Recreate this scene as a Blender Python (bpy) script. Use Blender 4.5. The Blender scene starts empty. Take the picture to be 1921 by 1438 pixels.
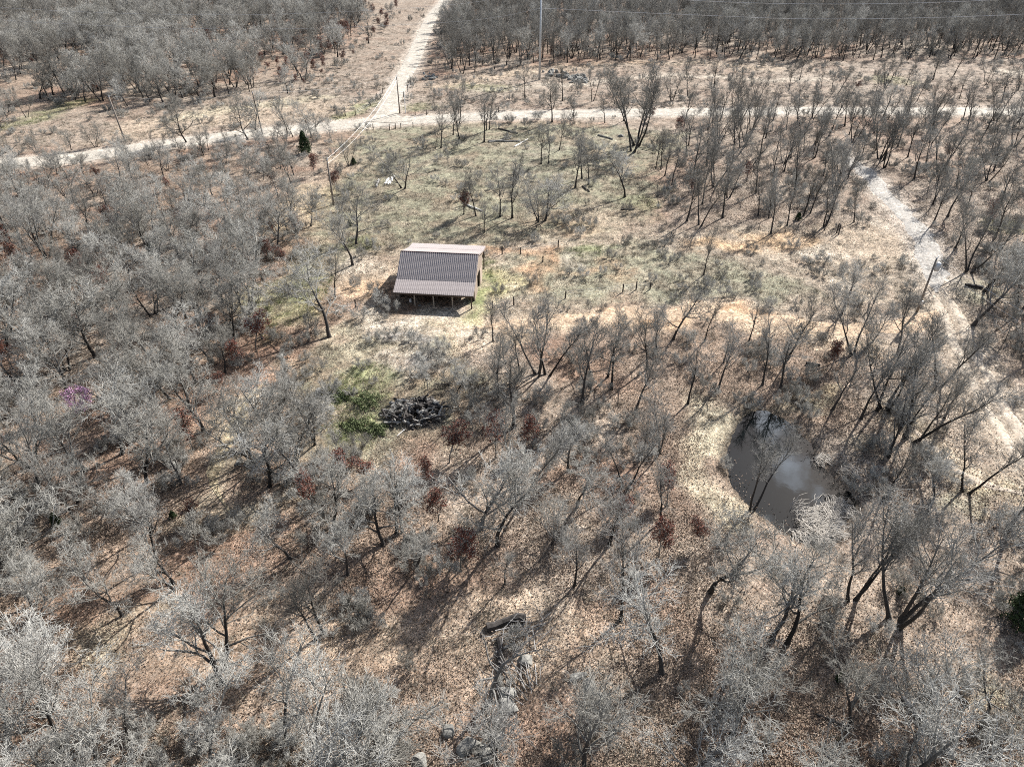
import bpy, math, random
import numpy as np
from mathutils import Vector, Matrix

random.seed(7)
RNG = np.random.default_rng(7)
scene = bpy.context.scene
COL = scene.collection
R = math.radians

# ------------------------------------------------------------------ camera, sky, sun, exposure
CAM_H = 42.0
PITCH = R(35.0)
FPX = 1333.0                      # focal length in photo pixels (photo 1921 x 1438)
cam_d = bpy.data.cameras.new('camera')
cam = bpy.data.objects.new('camera', cam_d); COL.objects.link(cam)
cam.location = (0, 0, CAM_H)
cam.rotation_euler = (math.pi / 2 - PITCH, 0, 0)
cam_d.sensor_width = 36.0
cam_d.lens = FPX / 1921.0 * 36.0
cam_d.clip_start = 0.5
cam_d.clip_end = 9000
scene.camera = cam

SUN_AZ = R(41.0)                  # to the right of straight ahead
SUN_EL = R(36.0)
world = bpy.data.worlds.new('World'); scene.world = world
world.use_nodes = True
nt = world.node_tree; nt.nodes.clear()
sky = nt.nodes.new('ShaderNodeTexSky'); sky.sky_type = 'NISHITA'; sky.sun_disc = False
sky.sun_elevation = SUN_EL; sky.sun_rotation = SUN_AZ
sky.air_density = 1.0; sky.dust_density = 1.6; sky.ozone_density = 1.0
bg = nt.nodes.new('ShaderNodeBackground'); bg.inputs['Strength'].default_value = 0.05
wo = nt.nodes.new('ShaderNodeOutputWorld')
tcw = nt.nodes.new('ShaderNodeTexCoord'); cn = nt.nodes.new('ShaderNodeTexNoise'); cn.inputs['Scale'].default_value = 7.0; cn.inputs['Detail'].default_value = 6; cn.inputs['Roughness'].default_value = .55
crm = nt.nodes.new('ShaderNodeValToRGB'); crm.color_ramp.elements[0].position = .58; crm.color_ramp.elements[1].position = .70
cmx = nt.nodes.new('ShaderNodeMix'); cmx.data_type = 'RGBA'; cmx.inputs[7].default_value = (42.0, 46.5, 53.0, 1)  # unseen bright clouds added to the sky for the pond to reflect
vm = nt.nodes.new('ShaderNodeVectorMath'); vm.inputs[1].default_value = (3.3, 3.7, 0); nt.links.new(tcw.outputs['Generated'], vm.inputs[0]); nt.links.new(vm.outputs[0], cn.inputs['Vector']); nt.links.new(cn.outputs['Fac'], crm.inputs['Fac']); nt.links.new(crm.outputs['Color'], cmx.inputs[0]); nt.links.new(sky.outputs[0], cmx.inputs[6])
nt.links.new(cmx.outputs[2], bg.inputs['Color']); nt.links.new(bg.outputs[0], wo.inputs['Surface'])
sun_d = bpy.data.lights.new('sun', 'SUN'); sun_d.energy = 5.0; sun_d.angle = R(0.55)
sun_d.color = (1.0, 0.975, 0.935)
sun = bpy.data.objects.new('sun', sun_d); COL.objects.link(sun)
SUND = Vector((math.sin(SUN_AZ) * math.cos(SUN_EL), math.cos(SUN_AZ) * math.cos(SUN_EL), math.sin(SUN_EL)))
sun.rotation_euler = SUND.to_track_quat('Z', 'Y').to_euler()
sun.location = (60, 80, 90)
vs = scene.view_settings
vs.view_transform = 'Standard'; vs.look = 'None'; vs.exposure = 1.16; vs.gamma = 1.0
vs.use_curve_mapping = False
scene.render.engine = 'CYCLES'
cy = scene.cycles
cy.max_bounces = 4; cy.diffuse_bounces = 2; cy.glossy_bounces = 2; cy.transmission_bounces = 2
cy.use_denoising = False
cy.pixel_filter_type = 'BLACKMAN_HARRIS'; cy.filter_width = 1.0
cy.caustics_reflective = False; cy.caustics_refractive = False

# ------------------------------------------------------------------ numbers: pixels of the survey photo -> ground
def ray(px, py):
    a = (px - 960.5) / FPX; b = (719.0 - py) / FPX
    return np.array([a, b * math.sin(PITCH) + math.cos(PITCH), b * math.cos(PITCH) - math.sin(PITCH)])
def flat(px, py, h=0.0):
    r = ray(px, py); t = (h - CAM_H) / r[2]
    return np.array([r[0] * t, r[1] * t])
def proj(x, y, z):
    zc = y * math.cos(PITCH) - (z - CAM_H) * math.sin(PITCH)
    yc = y * math.sin(PITCH) + (z - CAM_H) * math.cos(PITCH)
    return 960.5 + FPX * x / zc, 719.0 - FPX * yc / zc

def _hash(ix, iy, s):
    n = (ix.astype(np.int64) * 374761393 + iy.astype(np.int64) * 668265263 + s * 1442695041) & 0x7fffffff
    n = ((n ^ (n >> 13)) * 1274126177) & 0x7fffffff
    n = (n ^ (n >> 16)) & 0xffff
    return n / 65535.0
def vnoise(x, y, s=0):
    x = np.asarray(x, float); y = np.asarray(y, float)
    ix = np.floor(x); iy = np.floor(y); fx = x - ix; fy = y - iy
    fx = fx * fx * (3 - 2 * fx); fy = fy * fy * (3 - 2 * fy)
    a = _hash(ix, iy, s); b = _hash(ix + 1, iy, s); c = _hash(ix, iy + 1, s); d = _hash(ix + 1, iy + 1, s)
    return (a + (b - a) * fx) * (1 - fy) + (c + (d - c) * fx) * fy
def fbm(x, y, s=0, o=4):
    v = 0; a = 0.5; t = 0
    for k in range(o):
        v = v + a * vnoise(x * 2 ** k + 17.3 * k, y * 2 ** k - 9.1 * k, s + k); t += a; a *= 0.55
    return v / t
def sdf_poly(x, y, P):
    x = np.asarray(x, float); y = np.asarray(y, float)
    d = np.full(x.shape, 1e9); inside = np.zeros(x.shape, bool)
    n = len(P)
    for i in range(n):
        ax, ay = P[i]; bx, by = P[(i + 1) % n]
        ex, ey = bx - ax, by - ay; wx, wy = x - ax, y - ay
        t = np.clip((wx * ex + wy * ey) / (ex * ex + ey * ey + 1e-12), 0, 1)
        d = np.minimum(d, np.hypot(wx - ex * t, wy - ey * t))
        c = ((ay <= y) & (by > y)) | ((by <= y) & (ay > y))
        xi = ax + (y - ay) / (by - ay if by != ay else 1e-12) * ex
        inside ^= c & (x < xi)
    return np.where(inside, -d, d)
def sdf_line(x, y, P):
    x = np.asarray(x, float); y = np.asarray(y, float)
    d = np.full(x.shape, 1e9)
    for i in range(len(P) - 1):
        ax, ay = P[i]; bx, by = P[i + 1]
        ex, ey = bx - ax, by - ay; wx, wy = x - ax, y - ay
        t = np.clip((wx * ex + wy * ey) / (ex * ex + ey * ey + 1e-12), 0, 1)
        d = np.minimum(d, np.hypot(wx - ex * t, wy - ey * t))
    return d
def smooth(e0, e1, x):
    t = np.clip((x - e0) / (e1 - e0), 0, 1); return t * t * (3 - 2 * t)
def W(pts, h=0.0): return [tuple(flat(px, py, h)) for px, py in pts]

WATER_Z = -0.55
POND = W([(1280 + a / 4, 700 + b / 4) for a, b in
    [(500,290),(620,272),(740,330),(830,380),(880,450),(955,520),(1005,600),(1060,690),(1120,765),(1190,840),(1265,900),(1310,965),(1305,1050),
     (1240,1100),(1180,1180),(1120,1265),(1040,1330),(960,1290),(860,1240),(740,1180),(640,1100),(560,1050),(490,980),(430,930),(380,860),(340,760),(322,660),(340,560),(370,470),(430,370)]], WATER_Z)

def hgt(x, y):
    x = np.asarray(x, float); y = np.asarray(y, float)
    h = 0.5 * (fbm(x * 0.06, y * 0.06, 3, 3) - 0.5) + 0.22 * (fbm(x * 0.35, y * 0.35, 9, 2) - 0.5) * (1 - smooth(95, 170, y))
    # barn pad
    bp = np.hypot((x + 8.6) / 9.5, (y - 81) / 9.5)
    h = h * smooth(0.9, 1.6, bp)
    far = smooth(380, 1400, np.hypot(x, y)) * 14 * (fbm(x * 0.0025, y * 0.0025, 31, 3) - 0.3)
    h = h + far
    s = sdf_poly(x, y, POND)
    bank = np.clip(WATER_Z + 0.34 * s + 0.05 * np.sin(x * 3) * np.sin(y * 2.3), -1.7, 9)
    k = smooth(1.2, 4.5, s)
    return np.where(s < 4.5, np.minimum(bank, h) * (1 - k) + h * k, h)
def G(px, py, dz=0.0):
    z = 0.0
    for _ in range(4):
        p = flat(px, py, z); z = float(hgt(p[0], p[1]))
    return Vector((p[0], p[1], z + dz))
def height_for(b, topy):
    lo, hi = 0.3, 40
    for _ in range(30):
        m = (lo + hi) / 2
        if proj(b.x, b.y, b.z + m)[1] > topy: lo = m
        else: hi = m
    return lo

def smooth_line(P, n=12):
    P = [np.array(p, float) for p in P]; out = []
    for i in range(len(P) - 1):
        p0 = P[max(i - 1, 0)]; p1 = P[i]; p2 = P[i + 1]; p3 = P[min(i + 2, len(P) - 1)]
        for k in range(n):
            t = k / n
            out.append(0.5 * ((2 * p1) + (-p0 + p2) * t + (2 * p0 - 5 * p1 + 4 * p2 - p3) * t * t + (-p0 + 3 * p1 - 3 * p2 + p3) * t ** 3))
    out.append(P[-1]); return out

ROAD = smooth_line(W([(-420,345),(-60,312),(130,296),(313,270),(450,253),(600,238),(725,228),(900,219),(1100,213),(1300,210),(1500,209),(1700,209),(1921,210),(2400,211)]))
BRANCH = smooth_line(W([(722,226),(745,165),(772,118),(792,70),(812,30),(836,0),(858,-30),(872,-55)]))
TRAIL = smooth_line(W([(1585,290),(1600,306),(1628,328),(1668,372),(1704,412),(1734,455),(1748,500),(1758,548)]))
TRAIL2 = smooth_line(W([(1756,540),(1785,588),(1812,650),(1842,715),(1885,790),(1950,880),(2080,1000)]))
TRAIL3 = smooth_line(W([(1672,770),(1722,812),(1765,850),(1805,885),(1860,910),(1921,924),(2010,930),(2100,960)]))
LANE = smooth_line(W([(868,618),(960,610),(1080,600),(1190,592),(1320,590),(1420,600),(1520,612),(1620,618),(1720,604),(1772,575)]))
PATH = smooth_line(W([(500,715),(470,745),(442,800),(408,860),(400,905),(430,960)]))
def offset_line(L, o):
    L = [np.array(q) for q in L]; out = []
    for i, q in enumerate(L):
        d = L[min(i + 1, len(L) - 1)] - L[max(i - 1, 0)]; d = d / np.linalg.norm(d); out.append(q + o * np.array([-d[1], d[0]]))
    return out

# ------------------------------------------------------------------ materials
MATS = {}
def new_mat(name):
    m = bpy.data.materials.new(name); m.use_nodes = True; MATS[name] = m
    return m, m.node_tree, m.node_tree.nodes['Principled BSDF']
def N(nt, t, **kw):
    n = nt.nodes.new(t)
    for k, v in kw.items(): setattr(n, k, v)
    return n
def ramp(nt, fac, stops):
    r = N(nt, 'ShaderNodeValToRGB')
    els = r.color_ramp.elements
    while len(els) < len(stops): els.new(0.5)
    for e, (p, c) in zip(els, stops):
        e.position = p; e.color = (c[0], c[1], c[2], 1) if isinstance(c, tuple) else (c, c, c, 1)
    nt.links.new(fac, r.inputs['Fac']); return r.outputs['Color']
def mix(nt, a, b, fac, mode='MIX'):
    m = N(nt, 'ShaderNodeMix', data_type='RGBA', blend_type=mode)
    for s, v in ((m.inputs[6], a), (m.inputs[7], b), (m.inputs[0], fac)):
        if hasattr(v, 'links'): nt.links.new(v, s)
        else: s.default_value = v if not isinstance(v, tuple) else (*v, 1)
    return m.outputs[2]
def obj_coord(nt): return N(nt, 'ShaderNodeTexCoord').outputs['Object']
def geo_pos(nt): return N(nt, 'ShaderNodeNewGeometry').outputs['Position']
def noise(nt, vec, scale, detail=4, rough=0.6):
    n = N(nt, 'ShaderNodeTexNoise'); n.inputs['Scale'].default_value = scale
    n.inputs['Detail'].default_value = detail; n.inputs['Roughness'].default_value = rough
    nt.links.new(vec, n.inputs['Vector']); return n.outputs['Fac']
def voro(nt, vec, scale, feature='F1'):
    n = N(nt, 'ShaderNodeTexVoronoi', feature=feature); n.inputs['Scale'].default_value = scale
    nt.links.new(vec, n.inputs['Vector']); return n
def bump(nt, h, bsdf, strength, dist):
    b = N(nt, 'ShaderNodeBump'); b.inputs['Strength'].default_value = strength; b.inputs['Distance'].default_value = dist
    nt.links.new(h, b.inputs['Height']); nt.links.new(b.outputs[0], bsdf.inputs['Normal'])

def simple_mat(name, col, var=0.35, scale=6.0, rough=0.9, metal=0.0, spec=0.3, objrand=0.0):
    m, t, p = new_mat(name)
    v = obj_coord(t)
    f = noise(t, v, scale, 5, 0.7)
    c = ramp(t, f, [(0.25, tuple(x * (1 - var) for x in col)), (0.75, tuple(min(1, x * (1 + var)) for x in col))])
    if objrand:
        oi = N(t, 'ShaderNodeObjectInfo')
        g = ramp(t, oi.outputs['Random'], [(0, 1 - objrand), (1, 1.0)])
        c = mix(t, c, g, 1.0, 'MULTIPLY')
    t.links.new(c, p.inputs['Base Color'])
    p.inputs['Roughness'].default_value = rough; p.inputs['Metallic'].default_value = metal
    p.inputs['Specular IOR Level'].default_value = spec
    return m

def ground_like(name, base=None, speck=1.0, leaf_scale=12.5):
    """base colour from the mesh's own colour attribute (which soil / grass / leaf litter lies where), grain and painted tussock shadows from noise"""
    m, t, p = new_mat(name)
    pos = geo_pos(t)
    if base is None:
        a = N(t, 'ShaderNodeAttribute', attribute_name='soil'); basec = a.outputs['Color']
    else:
        n0 = noise(t, pos, 0.5, 5, 0.65)
        basec = ramp(t, n0, [(0.3, tuple(c * 0.78 for c in base)), (0.7, tuple(min(0.85, c * 1.15) for c in base))])
    w = noise(t, pos, 9.0, 3, 0.6)
    vadd = N(t, 'ShaderNodeVectorMath', operation='ADD'); ws = N(t, 'ShaderNodeVectorMath', operation='SCALE'); ws.inputs['Scale'].default_value = 0.14
    wc = N(t, 'ShaderNodeTexNoise'); wc.inputs['Scale'].default_value = 7.0; t.links.new(pos, wc.inputs['Vector'])
    t.links.new(wc.outputs['Color'], ws.inputs[0]); t.links.new(pos, vadd.inputs[0]); t.links.new(ws.outputs[0], vadd.inputs[1])
    v1 = voro(t, vadd.outputs[0], leaf_scale)
    sep = N(t, 'ShaderNodeSeparateColor'); t.links.new(v1.outputs['Color'], sep.inputs[0])
    v2 = voro(t, vadd.outputs[0], leaf_scale * 0.42)
    sep2 = N(t, 'ShaderNodeSeparateColor'); t.links.new(v2.outputs['Color'], sep2.inputs[0])
    s = speck
    b1 = ramp(t, sep.outputs[0], [(0.0, 1 - 0.72 * s), (0.28, 1 - 0.15 * s), (0.7, 1 + 0.08 * s), (1.0, 1 + 0.38 * s)])
    b2 = ramp(t, sep2.outputs[1], [(0.0, 1 - 0.3 * s), (0.3, 1 - 0.12 * s), (1.0, 1 + 0.22 * s)])
    n3 = noise(t, pos, 1.6, 9, 0.78)
    b3 = ramp(t, n3, [(0.33, 1 - 0.62 * s), (0.47, 1 - .05 * s), (0.55, 1 + .1 * s), (0.68, 1 + 0.42 * s)])
    n5 = noise(t, pos, 0.75, 7, 0.75)
    b5 = ramp(t, n5, [(0.36, 1 - 0.42 * s), (0.48, 1.0), (0.66, 1 + 0.22 * s)])  # dark mottles painted in place of tussock shadows
    n4 = noise(t, pos, 0.28, 4, 0.6)
    b4 = ramp(t, n4, [(0.3, 1 - 0.28 * s), (0.7, 1 + 0.2 * s)])
    c = mix(t, basec, b1, 1.0, 'MULTIPLY'); c = mix(t, c, b2, 1.0, 'MULTIPLY')
    c = mix(t, c, b3, 1.0, 'MULTIPLY'); c = mix(t, c, b5, 1.0, 'MULTIPLY'); c = mix(t, c, b4, 1.0, 'MULTIPLY')
    # single rusty and bleached leaves
    tint = ramp(t, sep.outputs[2], [(0.0, (1.12, 0.92, 0.78)), (0.5, (1, 1, 1)), (1.0, (0.92, 1.0, 1.1))])
    c = mix(t, c, tint, 0.55 * s, 'MULTIPLY')
    t.links.new(c, p.inputs['Base Color'])
    p.inputs['Roughness'].default_value = 0.95; p.inputs['Specular IOR Level'].default_value = 0.15
    hsum = N(t, 'ShaderNodeMath', operation='ADD'); t.links.new(sep.outputs[1], hsum.inputs[0]); t.links.new(n3, hsum.inputs[1])
    bump(t, hsum.outputs[0], p, 0.5 * s, 0.10)
    return m
M_ground = ground_like('leaf_litter_and_soil')
M_road = ground_like('pale_gravel', (0.44, 0.40, 0.34), 0.5, 9)
M_track = ground_like('worn_track', (0.46, 0.39, 0.31), 0.5, 7)
M_trail = ground_like('grey_gravel', (0.38, 0.355, 0.32), 0.5, 8)

def bark_mat(name, thick, thin):
    m, t, p = new_mat(name)
    a = N(t, 'ShaderNodeAttribute', attribute_name='thick')
    base = ramp(t, a.outputs['Fac'], [(0.0, thin), (0.22, tuple(0.5 * (x + y) for x, y in zip(thin, thick))), (0.55, thick)])  # twigs paler as bark varies; sunlit crowns and shaded trunks put into it
    n = noise(t, obj_coord(t), 9.0, 4, 0.7)
    c = mix(t, base, ramp(t, n, [(0.3, 0.7), (0.7, 1.3)]), 1.0, 'MULTIPLY')
    oi = N(t, 'ShaderNodeObjectInfo')
    c = mix(t, c, ramp(t, oi.outputs['Random'], [(0, (0.62, 0.60, 0.57)), (0.5, (0.95, 0.94, 0.92)), (1, (1.25, 1.25, 1.25))]), 1.0, 'MULTIPLY')
    t.links.new(c, p.inputs['Base Color']); p.inputs['Roughness'].default_value = 0.9
    p.inputs['Specular IOR Level'].default_value = 0.2
    return m
M_bark = bark_mat('oak_bark', (0.05, 0.045, 0.042), (0.41, 0.40, 0.37))
M_bark2 = bark_mat('dark_bark', (0.045, 0.041, 0.038), (0.27, 0.26, 0.24))
M_dead = bark_mat('weathered_wood', (0.17, 0.165, 0.155), (0.27, 0.26, 0.25))
M_rleaf = simple_mat('russet_leaf', (0.20, 0.075, 0.05), 0.5, 3, 0.8, objrand=0.4)
M_cedar = simple_mat('cedar_needles', (0.035, 0.055, 0.02), 0.6, 5, 0.85)
M_green = simple_mat('green_brush', (0.12, 0.145, 0.065), 0.6, 4, 0.85)
M_pink = simple_mat('redbud_blossom', (0.72, 0.42, 0.64), 0.2, 4, 0.8)
M_rock = simple_mat('lichen_stone', (0.26, 0.25, 0.225), 0.55, 2.2, 0.9, objrand=0.35)
M_char = simple_mat('charred_wood', (0.06, 0.052, 0.047), 0.7, 3, 0.85, objrand=0.5)
M_log = simple_mat('grey_log', (0.34, 0.32, 0.29), 0.4, 4, 0.9, objrand=0.4)
M_birch = simple_mat('bleached_log', (0.62, 0.60, 0.57), 0.3, 4, 0.85)
M_post = simple_mat('weathered_post', (0.05, 0.042, 0.037), 0.4, 8, 0.9)
M_pole = simple_mat('utility_pole_wood', (0.20, 0.17, 0.145), 0.3, 6, 0.85)
M_steel = simple_mat('galvanised_steel', (0.50, 0.51, 0.52), 0.12, 2, 0.45, 0.4, 0.5)
M_wire = simple_mat('aluminium_wire', (0.75, 0.75, 0.74), 0.05, 2, 0.4, 0.3, 0.5)
M_roof = simple_mat('brown_roof_steel', (0.33, 0.285, 0.27), 0.10, .8, 0.45, 0.0, 0.5)
M_wall = simple_mat('tan_siding', (0.40, 0.32, 0.26), 0.15, 1.5, 0.7)
M_dark = simple_mat('dark_timber', (0.09, 0.065, 0.05), 0.3, 5, 0.9)
M_timber = simple_mat('pale_timber', (0.30, 0.25, 0.20), 0.3, 5, 0.9)
M_white = simple_mat('white_paint', (0.75, 0.74, 0.72), 0.06, 3, 0.6)
M_reed = simple_mat('bleached_reed', (0.38, 0.345, 0.30), 0.3, 4, 0.85)
M_grass = simple_mat('dry_grass_blades', (0.31, 0.275, 0.215), 0.4, 0.7, 0.9, objrand=0.3)
M_grassg = simple_mat('green_grass_blades', (0.15, 0.19, 0.06), 0.5, 0.5, 0.9, objrand=0.3)
M_litter = simple_mat('oak_leaf_litter', (0.33, 0.25, 0.19), 0.4, 1.0, 0.9, objrand=0.5)

mw, t, p = new_mat('pond_water')
p.inputs['Base Color'].default_value = (0.004, 0.0055, 0.006, 1)
p.inputs['Roughness'].default_value = 0.02; p.inputs['IOR'].default_value = 1.33; p.inputs['Specular IOR Level'].default_value = 0.95
nb = noise(t, geo_pos(t), 1.1, 3, 0.5); bump(t, nb, p, 0.05, 0.03)
M_water = mw

# ------------------------------------------------------------------ object helpers
def tag(o, label=None, cat=None, group=None, kind=None):
    if label: o['label'] = label
    if cat: o['category'] = cat
    if group: o['group'] = group
    if kind: o['kind'] = kind
    return o
def link(name, data, parent=None, loc=None, rz=None):
    o = bpy.data.objects.new(name, data); COL.objects.link(o)
    if parent: o.parent = parent
    if loc is not None: o.location = loc
    if rz is not None: o.rotation_euler = (0, 0, rz)
    return o
def mesh_np(name, V, Q=None, T=None, mats=(), attr=None, smoothed=False, mat_idx=None):
    me = bpy.data.meshes.new(name)
    V = np.asarray(V, np.float32)
    Q = np.zeros((0, 4), np.int32) if Q is None else np.asarray(Q, np.int32)
    T = np.zeros((0, 3), np.int32) if T is None else np.asarray(T, np.int32)
    me.vertices.add(len(V)); me.vertices.foreach_set('co', V.ravel())
    nl = Q.size + T.size
    me.loops.add(nl); me.loops.foreach_set('vertex_index', np.concatenate([Q.ravel(), T.ravel()]))
    nf = len(Q) + len(T); me.polygons.add(nf)
    st = np.concatenate([np.arange(len(Q)) * 4, Q.size + np.arange(len(T)) * 3]).astype(np.int32)
    me.polygons.foreach_set('loop_start', st)
    for m in mats: me.materials.append(m)
    if mat_idx is not None: me.polygons.foreach_set('material_index', np.asarray(mat_idx, np.int32))
    if attr:
        for k, (kind, arr) in attr.items():
            a = me.attributes.new(k, kind, 'POINT')
            a.data.foreach_set('color' if kind == 'FLOAT_COLOR' else 'value', np.asarray(arr, np.float32).ravel())
    me.update(calc_edges=True)
    if smoothed: me.polygons.foreach_set('use_smooth', np.ones(nf, bool))
    me.validate()
    return me
class MB:
    """collects boxes, tubes and loose faces, builds them as one mesh"""
    def __init__(s): s.v = []; s.f = []
    def box(s, lo, hi, M=None):
        (a, b, c), (d, e, f) = lo, hi
        P = [(a,b,c),(d,b,c),(d,e,c),(a,e,c),(a,b,f),(d,b,f),(d,e,f),(a,e,f)]
        s.poly(P, [(0,3,2,1),(4,5,6,7),(0,1,5,4),(1,2,6,5),(2,3,7,6),(3,0,4,7)], M)
    def poly(s, P, F, M=None):
        n = len(s.v)
        for q in P:
            q = Vector(q)
            s.v.append(tuple(M @ q) if M else tuple(q))
        s.f += [tuple(i + n for i in f) for f in F]
    def tube(s, pts, rad, k=6, cap=True):
        pts = [Vector(q) for q in pts]
        if not hasattr(rad, '__len__'): rad = [rad] * len(pts)
        n0 = len(s.v)
        for i, q in enumerate(pts):
            d = (pts[min(i + 1, len(pts) - 1)] - pts[max(i - 1, 0)]).normalized()
            a = d.cross(Vector((0, 0, 1)) if abs(d.z) < 0.9 else Vector((1, 0, 0))).normalized(); b = d.cross(a)
            for j in range(k):
                an = 2 * math.pi * j / k
                s.v.append(tuple(q + (a * math.cos(an) + b * math.sin(an)) * rad[i]))
        for i in range(len(pts) - 1):
            for j in range(k):
                s.f.append((n0 + i * k + j, n0 + i * k + (j + 1) % k, n0 + (i + 1) * k + (j + 1) % k, n0 + (i + 1) * k + j))
        if cap:
            s.f.append(tuple(n0 + j for j in range(k))[::-1]); m = n0 + (len(pts) - 1) * k
            s.f.append(tuple(m + j for j in range(k)))
    def mesh(s, name, mat, smoothed=False):
        me = bpy.data.meshes.new(name); me.from_pydata(s.v, [], s.f); me.materials.append(mat)
        if smoothed: me.polygons.foreach_set('use_smooth', [True] * len(me.polygons))
        me.update(); return me
    def build(s, name, mat, parent=None, loc=None, rz=None, smoothed=False):
        return link(name, s.mesh(name, mat, smoothed), parent, loc, rz)

# ------------------------------------------------------------------ ground
def spacing_line(segs, start):
    out = [start]; x = start
    for end, st0, st1 in segs:
        x0 = x
        while x < end:
            f = (x - x0) / max(end - x0, 1e-6); x += st0 * (st1 / st0) ** f; out.append(x)
    return np.array(out)
xp = spacing_line([(62, .62, .62), (130, .62, 1.6), (260, 1.6, 5), (3200, 5, 420)], 0.0)
xs = np.concatenate([-xp[:0:-1], xp])
ys = spacing_line([(-20, 90, 5), (18, 5, .62), (115, .55, .62), (215, .62, 1.1), (380, 1.1, 4), (4200, 4, 420)], -900.0)
GX, GY = np.meshgrid(xs, ys)
GZ = hgt(GX, GY)

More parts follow.
